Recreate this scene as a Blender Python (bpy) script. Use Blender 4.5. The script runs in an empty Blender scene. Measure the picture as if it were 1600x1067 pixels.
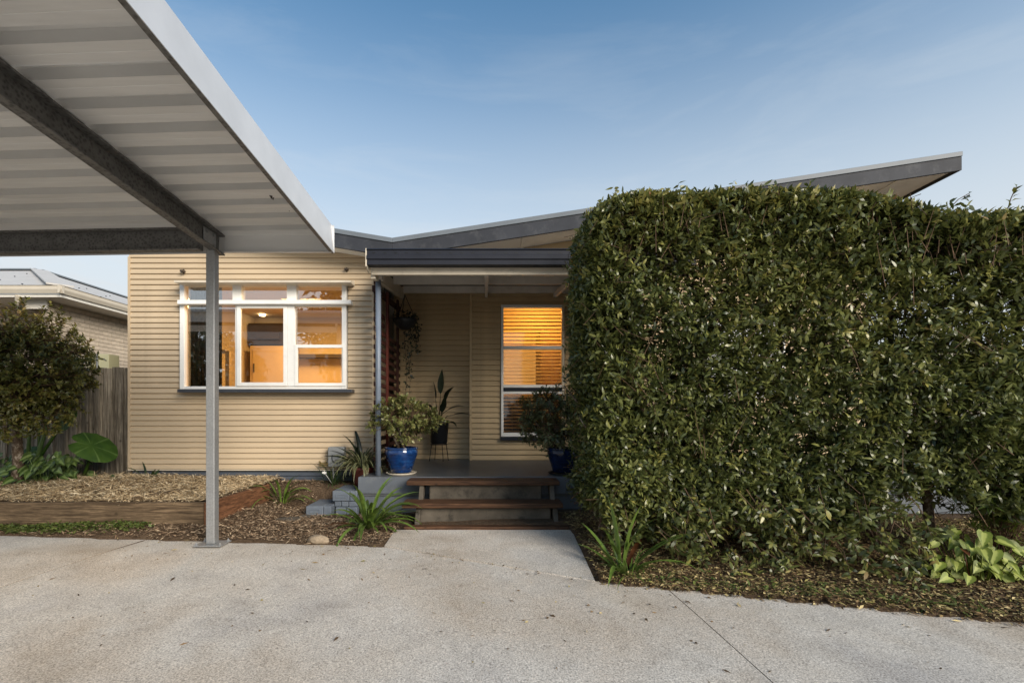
import bpy, bmesh, math, random
import numpy as np
from mathutils import Vector, Matrix
random.seed(7)
rng = np.random.default_rng(11)
sc = bpy.context.scene
C = sc.collection
R = math.radians

# ------------------------------------------------------------------ camera, sky, sun, exposure
CAMZ, F, CX, HY = 1.13, 753.0, 760.0, 643.0          # camera height, focal length in photo pixels, vanishing point
cam = bpy.data.cameras.new('camera')
cam_o = bpy.data.objects.new('camera', cam)
C.objects.link(cam_o)
cam_o.location = (0, 0, CAMZ)
cam_o.rotation_euler = (R(90), 0, 0)
cam.sensor_width = 36.0
cam.lens = F / 1600 * 36.0
cam.shift_x = (800 - CX) / 1600
cam.shift_y = (HY - 533.5) / 1600
cam.clip_start = 0.05
cam.clip_end = 600
sc.camera = cam_o

SUN_EL, SUN_AZ = 25.0, 140.0                            # behind the camera, to its right
world = bpy.data.worlds.new('World')
sc.world = world
world.use_nodes = True
wn = world.node_tree.nodes
wl = world.node_tree.links
bg = wn['Background']
sky = wn.new('ShaderNodeTexSky')
sky.sky_type = 'NISHITA'
sky.sun_disc = False
sky.sun_elevation = R(SUN_EL)
sky.sun_rotation = R(SUN_AZ)
sky.air_density = 1.0
sky.dust_density = 0.0
sky.ozone_density = 5.0
wg = wn.new('ShaderNodeNewGeometry'); wsep = wn.new('ShaderNodeSeparateXYZ'); wl.new(wg.outputs['Incoming'], wsep.inputs[0])
wmul = wn.new('ShaderNodeMath'); wmul.operation = 'MULTIPLY'; wmul.inputs[1].default_value = -1; wl.new(wsep.outputs[2], wmul.inputs[0])
wmr = wn.new('ShaderNodeMapRange'); wmr.interpolation_type = 'SMOOTHSTEP'                 # pale evening haze low in the sky, all the way round
wmr.inputs[1].default_value = 0.16; wmr.inputs[2].default_value = 0.70; wmr.inputs[3].default_value = 0.95; wmr.inputs[4].default_value = 0.0
wl.new(wmul.outputs[0], wmr.inputs[0])
wmx = wn.new('ShaderNodeMix'); wmx.data_type = 'RGBA'; wmx.inputs[7].default_value = (3.25, 3.45, 3.6, 1)
wt = wn.new('ShaderNodeMix'); wt.data_type = 'RGBA'; wt.blend_type = 'MULTIPLY'; wt.inputs[0].default_value = 1.0; wt.inputs[7].default_value = (0.78, 0.93, 0.81, 1)
wl.new(sky.outputs[0], wt.inputs[6]); wl.new(wt.outputs[2], wmx.inputs[6])
wmap = wn.new('ShaderNodeMapping'); wmap.inputs['Scale'].default_value = (1.2, 3.0, 9.0); wmap.inputs['Rotation'].default_value = (0.2, 0.25, 0.4); wl.new(wg.outputs['Incoming'], wmap.inputs[0])
wno = wn.new('ShaderNodeTexNoise'); wno.inputs['Scale'].default_value = 1.6; wno.inputs['Detail'].default_value = 7; wno.inputs['Roughness'].default_value = 0.6; wno.inputs['Distortion'].default_value = 0.5; wl.new(wmap.outputs[0], wno.inputs['Vector'])
wcr = wn.new('ShaderNodeMapRange'); wcr.inputs[1].default_value = 0.50; wcr.inputs[2].default_value = 0.82; wcr.inputs[4].default_value = 0.14; wl.new(wno.outputs['Fac'], wcr.inputs[0])   # thin cirrus
wad = wn.new('ShaderNodeMath'); wad.operation = 'ADD'; wad.use_clamp = True; wl.new(wmr.outputs[0], wad.inputs[0]); wl.new(wcr.outputs[0], wad.inputs[1])
wl.new(wad.outputs[0], wmx.inputs[0]); wl.new(wmx.outputs[2], bg.inputs[0])
bg.inputs[1].default_value = 0.105
sun = bpy.data.lights.new('sun', 'SUN')
sun.energy = 2.25
sun.angle = R(30)
sun.color = (1.0, 0.90, 0.77)
sun_o = bpy.data.objects.new('sun', sun)
C.objects.link(sun_o)
a = R(SUN_AZ); e = R(SUN_EL)
sd = Vector((math.sin(a) * math.cos(e), math.cos(a) * math.cos(e), math.sin(e)))
sun_o.rotation_euler = sd.to_track_quat('Z', 'Y').to_euler()
sun_o.location = (0, -5, 12)
sc.view_settings.view_transform = 'Standard'
sc.view_settings.look = 'None'
sc.view_settings.gamma = 1.0
sc.view_settings.use_curve_mapping = False
sc.view_settings.exposure = 1.14
sc.render.engine = 'CYCLES'
sc.cycles.max_bounces = 8
sc.cycles.transparent_max_bounces = 12
sc.cycles.use_denoising = True

# ------------------------------------------------------------------ helpers
def P(px, py, Y):
    """real point seen at photo pixel (px, py) that stands Y metres away"""
    return Vector(((px - CX) / F * Y, Y, CAMZ + (HY - py) / F * Y))
def PX(px, Y): return (px - CX) / F * Y
def PZ(py, Y): return CAMZ + (HY - py) / F * Y

ORG = {}
def link(o, parent=None, loc=None):
    C.objects.link(o)
    if parent is not None:
        o.parent = parent
    return o
def thing(name, label, cat, loc=(0, 0, 0), group=None, kind=None):
    o = bpy.data.objects.new(name, None)
    C.objects.link(o)
    o.empty_display_size = 0.1
    o.location = loc
    ORG[o.name] = Vector(loc)
    tag(o, label, cat, group, kind)
    return o
def tag(o, label=None, cat=None, group=None, kind=None):
    if label: o['label'] = label
    if cat: o['category'] = cat
    if group: o['group'] = group
    if kind: o['kind'] = kind
    return o
def org(o):
    return ORG.get(o.name, Vector((0, 0, 0))) if o else Vector((0, 0, 0))

class MB:
    def __init__(s): s.v = []; s.f = []
    def box(s, x0, x1, y0, y1, z0, z1):
        n = len(s.v)
        s.v += [(x0, y0, z0), (x1, y0, z0), (x1, y1, z0), (x0, y1, z0), (x0, y0, z1), (x1, y0, z1), (x1, y1, z1), (x0, y1, z1)]
        s.f += [tuple(n + i for i in q) for q in ((3, 2, 1, 0), (4, 5, 6, 7), (0, 1, 5, 4), (1, 2, 6, 5), (2, 3, 7, 6), (3, 0, 4, 7))]
        return s
    def hexa(s, p):                                   # eight corners: bottom ring, top ring
        n = len(s.v); s.v += [tuple(q) for q in p]
        s.f += [tuple(n + i for i in q) for q in ((3, 2, 1, 0), (4, 5, 6, 7), (0, 1, 5, 4), (1, 2, 6, 5), (2, 3, 7, 6), (3, 0, 4, 7))]
        return s
    def bar(s, a, b, w, h, up=(0, 0, 1)):             # bar of section w x h from a to b
        a = Vector(a); b = Vector(b); d = (b - a).normalized(); u = Vector(up)
        r = d.cross(u).normalized(); u = r.cross(d).normalized()
        c = []
        for q in (a, b):
            c.append([q - r * w / 2 - u * h / 2, q + r * w / 2 - u * h / 2, q + r * w / 2 + u * h / 2, q - r * w / 2 + u * h / 2])
        n = len(s.v); s.v += [tuple(x) for x in c[0] + c[1]]
        s.f += [tuple(n + i for i in q) for q in ((0, 1, 2, 3), (7, 6, 5, 4), (1, 0, 4, 5), (2, 1, 5, 6), (3, 2, 6, 7), (0, 3, 7, 4))]
        return s
    def tube(s, pts, rad, n=8, cap=True):
        pts = [Vector(p) for p in pts]
        if not hasattr(rad, '__len__'): rad = [rad] * len(pts)
        base = len(s.v); prev = None
        for i, p in enumerate(pts):
            d = (pts[min(i + 1, len(pts) - 1)] - pts[max(i - 1, 0)]).normalized()
            if prev is None:
                prev = d.orthogonal().normalized()
            r = (prev - d * prev.dot(d)).normalized(); prev = r; u = d.cross(r)
            for k in range(n):
                t = 2 * math.pi * k / n
                s.v.append(tuple(p + (r * math.cos(t) + u * math.sin(t)) * rad[i]))
        for i in range(len(pts) - 1):
            for k in range(n):
                a0 = base + i * n + k; a1 = base + i * n + (k + 1) % n
                s.f.append((a0, a1, a1 + n, a0 + n))
        if cap:
            s.f.append(tuple(base + k for k in reversed(range(n))))
            s.f.append(tuple(base + (len(pts) - 1) * n + k for k in range(n)))
        return s
    def lathe(s, c, prof, n=32, cap0=True, cap1=False):
        base = len(s.v)
        for r, z in prof:
            for k in range(n):
                t = 2 * math.pi * k / n
                s.v.append((c[0] + r * math.cos(t), c[1] + r * math.sin(t), c[2] + z))
        for i in range(len(prof) - 1):
            for k in range(n):
                a0 = base + i * n + k; a1 = base + i * n + (k + 1) % n
                s.f.append((a0, a1, a1 + n, a0 + n))
        if cap0: s.f.append(tuple(base + k for k in reversed(range(n))))
        if cap1: s.f.append(tuple(base + (len(prof) - 1) * n + k for k in range(n)))
        return s
    def face(s, pts):
        n = len(s.v); s.v += [tuple(p) for p in pts]; s.f.append(tuple(range(n, n + len(pts)))); return s
    def prism(s, poly, axis, a0, a1):                 # polygon in the two other axes, pushed along axis
        n = len(s.v); k = len(poly)
        for t in (a0, a1):
            for (u, w) in poly:
                s.v.append({'x': (t, u, w), 'y': (u, t, w), 'z': (u, w, t)}[axis])
        s.f.append(tuple(range(n, n + k))[::-1]); s.f.append(tuple(range(n + k, n + 2 * k)))
        for i in range(k):
            j = (i + 1) % k
            s.f.append((n + i, n + j, n + k + j, n + k + i))
        return s
    def build(s, name, m, parent=None, smooth=False, bevel=0.0, fix=True):
        o0 = org(parent)
        me = bpy.data.meshes.new(name)
        me.from_pydata([(v[0] - o0.x, v[1] - o0.y, v[2] - o0.z) for v in s.v], [], s.f)
        if fix:
            bm = bmesh.new(); bm.from_mesh(me)
            bmesh.ops.recalc_face_normals(bm, faces=bm.faces)
            bm.to_mesh(me); bm.free()
        if smooth: me.shade_smooth()
        me.materials.append(m)
        o = bpy.data.objects.new(name, me)
        link(o, parent)
        ORG[o.name] = o0
        if bevel:
            b = o.modifiers.new('bevel', 'BEVEL'); b.width = bevel; b.segments = 2; b.limit_method = 'ANGLE'; b.angle_limit = R(40)
        return o

def np_obj(name, V, T, m, parent=None, var=None, smooth=False):
    o0 = org(parent)
    V = V - np.array(o0)
    me = bpy.data.meshes.new(name)
    k = T.shape[1]
    me.vertices.add(len(V)); me.vertices.foreach_set('co', V.astype(np.float32).ravel())
    me.loops.add(T.size); me.loops.foreach_set('vertex_index', T.astype(np.int32).ravel())
    me.polygons.add(len(T)); me.polygons.foreach_set('loop_start', np.arange(0, T.size, k, dtype=np.int32))
    me.update(calc_edges=True)
    if var is not None:
        at = me.attributes.new('var', 'FLOAT', 'POINT'); at.data.foreach_set('value', var.astype(np.float32))
    if smooth: me.shade_smooth()
    me.materials.append(m)
    o = bpy.data.objects.new(name, me); link(o, parent); ORG[o.name] = o0
    return o

def unit(v): return v / np.maximum(np.linalg.norm(v, axis=-1, keepdims=True), 1e-9)
def leaf_arrays(pos, ax, nr, L, W, fold=0.22, droop=0.18, wide=0.45):
    """five-vertex folded leaves: base, two sides, midrib, drooping tip"""
    n = len(pos); ax = unit(ax)
    side = unit(np.cross(ax, nr)); nr = np.cross(side, ax)
    L = np.broadcast_to(L, (n,))[:, None]; W = np.broadcast_to(W, (n,))[:, None]
    mid = pos + ax * L * wide
    V = np.stack([pos, mid + side * W / 2 + nr * W * fold, mid - side * W / 2 + nr * W * fold, mid,
                  pos + ax * L - nr * L * droop], axis=1).reshape(-1, 3)
    b = (np.arange(n) * 5)[:, None]
    T = np.concatenate([b + np.array([[0, 1, 3]]), b + np.array([[0, 3, 2]]), b + np.array([[3, 1, 4]]), b + np.array([[2, 3, 4]])], axis=0)
    return V, T
def oval_arrays(pos, ax, nr, L, W, fold=0.2, droop=0.15):
    """six-vertex oval leaves, cupped and arched along their length"""
    n = len(pos); ax = unit(ax); side = unit(np.cross(ax, nr)); nr = np.cross(side, ax)
    L = np.broadcast_to(L, (n,))[:, None]; W = np.broadcast_to(W, (n,))[:, None]; k = rng.uniform(-.5, 1.0, (n, 1)) * fold
    V = np.stack([pos, pos + ax * L * .30 + side * W * .46 + nr * W * k, pos + ax * L * .30 - side * W * .46 + nr * W * k * .3,
                  pos + ax * L * .68 + side * W * .38 - nr * L * droop * .35, pos + ax * L * .68 - side * W * .38 + nr * (W * k - L * droop * .35), pos + ax * L - nr * L * droop], axis=1).reshape(-1, 3)
    b = (np.arange(n) * 6)[:, None]
    T = np.concatenate([b + np.array([x]) for x in ([0, 2, 1], [1, 2, 4], [1, 4, 3], [3, 4, 5])], axis=0)
    return V, T
def sticks(A, B, ra, rb):
    """three-sided tapered sticks"""
    n = len(A); d = unit(B - A)
    h = np.where(np.abs(d[:, 2:3]) > 0.9, np.array([[1., 0, 0]]), np.array([[0, 0, 1.]]))
    r = unit(np.cross(d, h)); u = np.cross(d, r)
    ra = np.broadcast_to(ra, (n,))[:, None]; rb = np.broadcast_to(rb, (n,))[:, None]
    vs = []
    for Q, q in ((A, ra), (B, rb)):
        for k in range(3):
            t = 2 * math.pi * k / 3
            vs.append(Q + (r * math.cos(t) + u * math.sin(t)) * q)
    V = np.stack(vs, axis=1).reshape(-1, 3)
    b = (np.arange(n) * 6)[:, None]
    T = np.concatenate([b + np.array([x]) for x in ([0, 1, 4], [0, 4, 3], [1, 2, 5], [1, 5, 4], [2, 0, 3], [2, 3, 5])], axis=0)
    return V, T
def rosettes(tips, dirs, per, L, W, spread=0.9, along=0.10, up=0.25, oval=False, **kw):
    """per leaves round the end of every twig"""
    n = len(tips); d = unit(dirs)
    D = np.repeat(d, per, axis=0); Tp = np.repeat(tips, per, axis=0)
    rnd = unit(rng.normal(size=(n * per, 3)))
    lat = unit(rnd - D * (rnd * D).sum(1, keepdims=True))
    k = np.tile(np.linspace(0, 1, per), n)[:, None]
    pos = Tp - D * along * k
    ax = unit(D * (1 - spread * (0.35 + 0.65 * k)) + lat * spread + np.array([0, 0, up * 0.4]))
    nr = unit(D * 0.8 + np.array([0, 0, 0.9]) + rng.normal(size=(n * per, 3)) * 0.35)
    Ls = L * rng.uniform(0.65, 1.2, n * per); Ws = W * rng.uniform(0.75, 1.2, n * per)
    V, T = (oval_arrays if oval else leaf_arrays)(pos, ax, nr, Ls, Ws, **kw)
    tv = np.repeat(rng.uniform(0, 1, n), per) * 0.55 + rng.uniform(0, 1, n * per) * 0.45
    return V, T, np.repeat(tv, 6 if oval else 5)
def merge(parts):
    Vs, Ts, vs, k = [], [], [], 0
    for V, T, v in parts:
        Vs.append(V); Ts.append(T + k); vs.append(v); k += len(V)
    return np.concatenate(Vs), np.concatenate(Ts), np.concatenate(vs)
def wob(p, s, seed=0.0):
    """cheap smooth noise in -1..1"""
    x, y, z = p[..., 0] * s + seed, p[..., 1] * s + seed * 1.7, p[..., 2] * s - seed * .6
    return (np.sin(x * 1.3 + 1.7 * np.sin(y * 1.1 + z)) + np.sin(y * 1.7 + 1.3 * np.sin(z * 1.2 + x * .7)) + np.sin(z * 1.5 + 1.5 * np.sin(x * .9 - y))) / 3

# ------------------------------------------------------------------ materials
def S(r, g, b):
    f = lambda c: (c / 255 / 12.92) if c / 255 <= 0.04045 else ((c / 255 + 0.055) / 1.055) ** 2.4
    return (f(r), f(g), f(b))
class NT:
    def __init__(s, name):
        s.m = bpy.data.materials.new(name); s.m.use_nodes = True
        s.t = s.m.node_tree; s.n = s.t.nodes; s.b = s.n['Principled BSDF']; s.out = s.n['Material Output']
        s._co = None
    def co(s, kind='Object'):
        if s._co is None: s._co = s.n.new('ShaderNodeTexCoord')
        return s._co.outputs[kind]
    def l(s, a, b): s.t.links.new(a, b)
    def noise(s, scale, detail=4, rough=0.55, stretch=None, dist=0.0):
        n = s.n.new('ShaderNodeTexNoise'); n.inputs['Scale'].default_value = scale; n.inputs['Detail'].default_value = detail
        n.inputs['Roughness'].default_value = rough; n.inputs['Distortion'].default_value = dist
        v = s.co()
        if stretch:
            mp = s.n.new('ShaderNodeMapping'); mp.inputs['Scale'].default_value = stretch; s.l(v, mp.inputs[0]); v = mp.outputs[0]
        s.l(v, n.inputs['Vector']); return n.outputs['Fac']
    def vor(s, scale, stretch=None):
        n = s.n.new('ShaderNodeTexVoronoi'); n.inputs['Scale'].default_value = scale; s.l(s.co(), n.inputs['Vector']); return n
    def ramp(s, fac, stops):
        r = s.n.new('ShaderNodeValToRGB'); e = r.color_ramp.elements
        while len(e) < len(stops): e.new(0.5)
        for i, (p, c) in enumerate(stops):
            e[i].position = p; e[i].color = (c[0], c[1], c[2], 1) if hasattr(c, '__len__') else (c, c, c, 1)
        s.l(fac, r.inputs[0]); return r.outputs[0]
    def mix(s, fac, a, b, mode='MIX'):
        n = s.n.new('ShaderNodeMix'); n.data_type = 'RGBA'; n.blend_type = mode
        for sock, val in ((n.inputs[0], fac), (n.inputs[6], a), (n.inputs[7], b)):
            if hasattr(val, 'is_linked'): s.l(val, sock)
            elif hasattr(val, '__len__'): sock.default_value = (*val[:3], 1)
            else: sock.default_value = val if sock == n.inputs[0] else (val, val, val, 1)
        return n.outputs[2]
    def rnd(s):
        return s.n.new('ShaderNodeObjectInfo').outputs['Random']
    def attr(s, name):
        n = s.n.new('ShaderNodeAttribute'); n.attribute_name = name; return n.outputs['Fac']
    def bump(s, h, strength=0.3, dist=0.01):
        b = s.n.new('ShaderNodeBump'); b.inputs['Strength'].default_value = strength; b.inputs['Distance'].default_value = dist
        s.l(h, b.inputs['Height']); s.l(b.outputs[0], s.b.inputs['Normal'])
    def base(s, c):
        if hasattr(c, 'is_linked'): s.l(c, s.b.inputs['Base Color'])
        else: s.b.inputs['Base Color'].default_value = (*c, 1)
    def set(s, rough=0.6, metal=0.0, spec=0.5):
        s.b.inputs['Roughness'].default_value = rough; s.b.inputs['Metallic'].default_value = metal
        s.b.inputs['Specular IOR Level'].default_value = spec
        return s

def paint(name, col, rough=0.5, var=0.12, scale=6, bump=0.0, spec=0.4, objvar=0.0, grime=None, metal=0.0):
    t = NT(name).set(rough, metal, spec)
    d = tuple(c * (1 - var) for c in col); b = tuple(min(1, c * (1 + var)) for c in col)
    c = t.ramp(t.noise(scale, 5), [(0.3, d), (0.7, b)])
    if objvar:
        c = t.mix(1.0, c, t.ramp(t.rnd(), [(0, 1 - objvar), (1, 1.0)]), 'MULTIPLY')
    if grime:
        c = t.mix(t.ramp(t.noise(scale * 1.7, 6, 0.7), [(0.52, 0.0), (0.75, grime[1])]), c, grime[0])
    t.base(c)
    if bump: t.bump(t.noise(scale * 12, 4), bump, 0.004)
    return t.m
def wood(name, dark, light, axis='x', rough=0.75, objvar=0.2, grain=1.0, bump=0.35):
    t = NT(name).set(rough, 0, 0.25)
    st = {'x': (1.2, 22, 22), 'y': (22, 1.2, 22), 'z': (22, 22, 1.2)}[axis]
    g = t.noise(2.2 * grain, 6, 0.65, st, 0.6)
    big = t.noise(2.5, 4, 0.6)
    fine = t.noise(5.0 * grain, 5, 0.7, st, 0.3)
    c = t.ramp(g, [(0.36, dark), (0.60, light)])
    c = t.mix(t.ramp(fine, [(0.40, 0.65), (0.56, 0.0)]), c, tuple(x * 0.6 for x in dark))
    c = t.mix(t.ramp(t.vor(4.0).outputs['Distance'], [(0.03, 0.7), (0.10, 0.0)]), c, tuple(x * 0.4 for x in dark))
    c = t.mix(t.ramp(big, [(0.45, 0.0), (0.75, 0.5)]), c, tuple(x * 0.55 for x in dark))
    if objvar: c = t.mix(1.0, c, t.ramp(t.rnd(), [(0, 1 - objvar), (1, 1.0)]), 'MULTIPLY')
    t.base(c); t.bump(g, bump, 0.004)
    return t.m
def leafmat(name, stops, rough=0.36, trans=0.25, spec=0.5):
    t = NT(name).set(rough, 0, spec)
    c = t.ramp(t.attr('var'), stops); t.base(c)
    tr = t.n.new('ShaderNodeBsdfTranslucent'); t.l(c, tr.inputs[0])
    mx = t.n.new('ShaderNodeMixShader'); mx.inputs[0].default_value = trans
    t.l(t.b.outputs[0], mx.inputs[1]); t.l(tr.outputs[0], mx.inputs[2]); t.l(mx.outputs[0], t.out.inputs[0])
    return t.m
def varmat(name, stops, rough=0.85):
    t = NT(name).set(rough, 0, 0.2); t.base(t.ramp(t.attr('var'), stops)); return t.m
def plantmat(name, dark, light, edge=None, rough=0.38, trans=0.2, scale=14):
    """for big single leaves: colour from noise and from which leaf it is"""
    t = NT(name).set(rough, 0, 0.5)
    c = t.ramp(t.noise(scale, 4), [(0.35, dark), (0.7, light)])
    c = t.mix(1.0, c, t.ramp(t.rnd(), [(0, 0.6), (1, 1.15)]), 'MULTIPLY')
    if edge: c = t.mix(t.ramp(t.attr('var'), [(0.55, 0.0), (0.75, 0.85)]), c, edge)
    t.base(c)
    tr = t.n.new('ShaderNodeBsdfTranslucent'); t.l(c, tr.inputs[0])
    mx = t.n.new('ShaderNodeMixShader'); mx.inputs[0].default_value = trans
    t.l(t.b.outputs[0], mx.inputs[1]); t.l(tr.outputs[0], mx.inputs[2]); t.l(mx.outputs[0], t.out.inputs[0])
    return t.m
def glass(name, refl=0.16, tint=(0.93, 0.95, 0.95)):
    t = NT(name)
    g = t.n.new('ShaderNodeBsdfGlossy'); g.inputs['Roughness'].default_value = 0.004; g.inputs[0].default_value = (1, 1, 1, 1)
    tr = t.n.new('ShaderNodeBsdfTransparent'); tr.inputs[0].default_value = (*tint, 1)
    fr = t.n.new('ShaderNodeFresnel'); fr.inputs[0].default_value = 1.5
    ad = t.n.new('ShaderNodeMath'); ad.operation = 'ADD'; ad.inputs[1].default_value = refl; t.l(fr.outputs[0], ad.inputs[0]); ad.use_clamp = True
    mx = t.n.new('ShaderNodeMixShader'); t.l(ad.outputs[0], mx.inputs[0]); t.l(tr.outputs[0], mx.inputs[1]); t.l(g.outputs[0], mx.inputs[2])
    t.l(mx.outputs[0], t.out.inputs[0]); t.n.remove(t.b)
    return t.m

M = {}
M['cream'] = paint('cream_cladding', (0.515, 0.405, 0.272), 0.5, 0.06, 3, 0.0, 0.35, 0.07, ((0.30, 0.24, 0.16), 0.25))
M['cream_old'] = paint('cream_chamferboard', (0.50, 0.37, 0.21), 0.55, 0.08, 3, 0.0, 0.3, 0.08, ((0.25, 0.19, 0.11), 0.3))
M['lit_board'] = paint('lightened_cream_boards', (0.82, 0.75, 0.62), 0.5, 0.04, 3)  # lit copy of the cream: brightness behind the screen slats put into colour
M['roof_under'] = paint('dark_porch_sheeting', (0.10, 0.085, 0.07), 0.7, 0.15, 5)
M['cream_trim'] = paint('cream_trim', (0.60, 0.53, 0.42), 0.5, 0.08, 5, 0.03, 0.3, 0, ((0.3, 0.25, 0.18), 0.4))
M['white'] = paint('white_window_paint', (0.80, 0.79, 0.75), 0.4, 0.04, 8, 0.02, 0.4, 0, ((0.5, 0.47, 0.42), 0.2))
M['soffit'] = paint('soffit_white', (0.84, 0.83, 0.80), 0.6, 0.06, 2, 0.02, 0.3, 0, ((0.45, 0.42, 0.38), 0.3))
M['charcoal'] = paint('charcoal_paint', (0.045, 0.050, 0.062), 0.4, 0.12, 6, 0.02)
M['gutter'] = paint('dark_gutter', (0.020, 0.022, 0.030), 0.5, 0.12, 6, 0.0, 0.2)
M['fascia'] = paint('grey_fascia', (0.042, 0.045, 0.053), 0.6, 0.18, 4, 0.1, 0.15, 0, ((0.2, 0.2, 0.2), 0.25))
M['cap'] = paint('grey_roof_capping', (0.15, 0.17, 0.19), 0.5, 0.08, 3, 0.0, 0.3)
M['slab'] = paint('grey_floor_paint', (0.115, 0.13, 0.15), 0.5, 0.16, 5, 0.15, 0.4, 0, ((0.22, 0.22, 0.2), 0.4))
M['slab_top'] = paint('worn_porch_floor_paint', (0.085, 0.092, 0.098), 0.38, 0.22, 4, 0.1, 0.45, 0, ((0.14, 0.13, 0.12), 0.5))
M['blockpaint'] = paint('blue_grey_block_paint', (0.14, 0.165, 0.20), 0.55, 0.14, 9, 0.25, 0.35, 0.15, ((0.2, 0.2, 0.16), 0.45))
M['basepaint'] = paint('blue_grey_base_paint', (0.075, 0.09, 0.115), 0.6, 0.12, 6, 0.1, 0.3, 0.12)
M['postpaint'] = paint('blue_grey_post_paint', (0.15, 0.18, 0.225), 0.4, 0.12, 8, 0.03)
M['oldconc'] = paint('stained_old_concrete', (0.10, 0.085, 0.066), 0.85, 0.35, 5, 0.5, 0.2, 0, ((0.02, 0.019, 0.017), 0.95))
M['tread'] = wood('oiled_brown_tread', (0.055, 0.026, 0.013), (0.16, 0.08, 0.04), 'x', 0.6)
M['sleeper'] = wood('weathered_sleeper', (0.070, 0.046, 0.026), (0.25, 0.175, 0.105), 'x', 0.85)
M['sleeper_red'] = wood('reddish_sleeper', (0.085, 0.036, 0.016), (0.23, 0.105, 0.05), 'y', 0.8)
M['paling'] = wood('grey_paling_wood', (0.16, 0.13, 0.095), (0.52, 0.45, 0.35), 'z', 0.9, 0.6, 0.6, 0.5)
M['slatwood'] = wood('red_brown_slat', (0.030, 0.010, 0.007), (0.085, 0.026, 0.016), 'y', 0.65)
M['redpost'] = wood('red_brown_screen_post', (0.075, 0.014, 0.008), (0.15, 0.032, 0.018), 'z', 0.6)
M['porchwood'] = paint('aged_porch_paint', (0.66, 0.61, 0.54), 0.6, 0.08, 5, 0.05, 0.25, 0.1, ((0.3, 0.25, 0.18), 0.3))
t = NT('mottled_grey_bark').set(0.95, 0, 0.15)
c = t.ramp(t.noise(26, 6, 0.7, (1, 1, 0.6)), [(0.36, (0.05, 0.034, 0.022)), (0.52, (0.13, 0.095, 0.065)), (0.64, (0.36, 0.31, 0.25))]); t.base(c); t.bump(t.noise(40, 5, 0.7), 0.8, 0.01); M['bark'] = t.m
M['twig'] = paint('brown_twigs', (0.11, 0.065, 0.035), 0.85, 0.3, 9)
M['blackplastic'] = paint('black_pot', (0.012, 0.012, 0.013), 0.5, 0.2, 6)
M['blackmetal'] = paint('black_metal', (0.015, 0.014, 0.014), 0.45, 0.2, 9)
M['greyplastic'] = paint('grey_plastic', (0.20, 0.21, 0.215), 0.5, 0.06, 6)
M['terracotta'] = paint('red_terracotta', (0.09, 0.020, 0.012), 0.6, 0.2, 7, 0.1)
M['stone'] = paint('pale_stone', (0.30, 0.235, 0.165), 0.95, 0.4, 14, 0.8, 0.1, 0, ((0.12, 0.09, 0.06), 0.6))
M['brass'] = paint('brass_tap', (0.35, 0.27, 0.13), 0.4, 0.2, 9, metal=0.6)
M['interior'] = paint('interior_warm_wall', (0.62, 0.50, 0.34), 0.7, 0.04, 2)
M['cabinet'] = paint('pale_timber_veneer', (0.60, 0.45, 0.27), 0.5, 0.06, 4)
M['wardrobe'] = wood('brown_wardrobe', (0.10, 0.045, 0.02), (0.22, 0.10, 0.045), 'z', 0.5)
M['darkinside'] = paint('dark_recess', (0.05, 0.035, 0.025), 0.45, 0.2, 4)
M['curtain'] = paint('dark_curtain', (0.045, 0.035, 0.025), 0.9, 0.2, 8)
M['sheer'] = paint('white_sheer', (0.7, 0.7, 0.7), 0.9, 0.05, 8)
M['blind'] = paint('pale_blind_slats', (0.72, 0.60, 0.40), 0.5, 0.05, 6)
def blind_mat(k_):
    t = NT('pale_translucent_blind').set(0.5, 0, 0.3); t.base((0.80, 0.66, 0.42))
    tr = t.n.new('ShaderNodeBsdfTranslucent'); tr.inputs[0].default_value = (0.85, 0.68, 0.40, 1); mx = t.n.new('ShaderNodeMixShader'); mx.inputs[0].default_value = k_
    t.l(t.b.outputs[0], mx.inputs[1]); t.l(tr.outputs[0], mx.inputs[2]); t.l(mx.outputs[0], t.out.inputs[0]); return t.m
M['blind'] = blind_mat(0.5); M['blind_low'] = blind_mat(0.08)
M['wallback'] = paint('wall_lining', (0.20, 0.16, 0.11), 0.8, 0.1, 4)
M['nroof'] = paint('neighbour_pale_steel_roof', (0.52, 0.50, 0.47), 0.7, 0.05, 2, 0.0, 0.15)
M['ntrim'] = paint('neighbour_cream_trim', (0.58, 0.52, 0.42), 0.5, 0.04, 4)
M['nwhite'] = paint('neighbour_white_trim', (0.72, 0.69, 0.62), 0.5, 0.04, 4)
M['nbrick'] = paint('cream_brick', (0.64, 0.54, 0.42), 0.85, 0.10, 14, 0.25, 0.2, 0.16)
M['mortar'] = paint('grey_mortar', (0.30, 0.25, 0.20), 0.95, 0.15, 20, 0.3, 0.1)
M['nbox'] = paint('pale_green_beige_box', (0.50, 0.48, 0.30), 0.5, 0.05, 5)
M['glass'] = glass('window_glass', 0.20)
M['glass_dim'] = glass('porch_window_glass', 0.0)
def lamp_mat():
    t = NT('lamp_glow'); e = t.n.new('ShaderNodeEmission'); e.inputs[0].default_value = (1, 0.75, 0.42, 1); e.inputs[1].default_value = 12
    t.l(e.outputs[0], t.out.inputs[0]); return t.m
M['lamp'] = lamp_mat()

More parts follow.
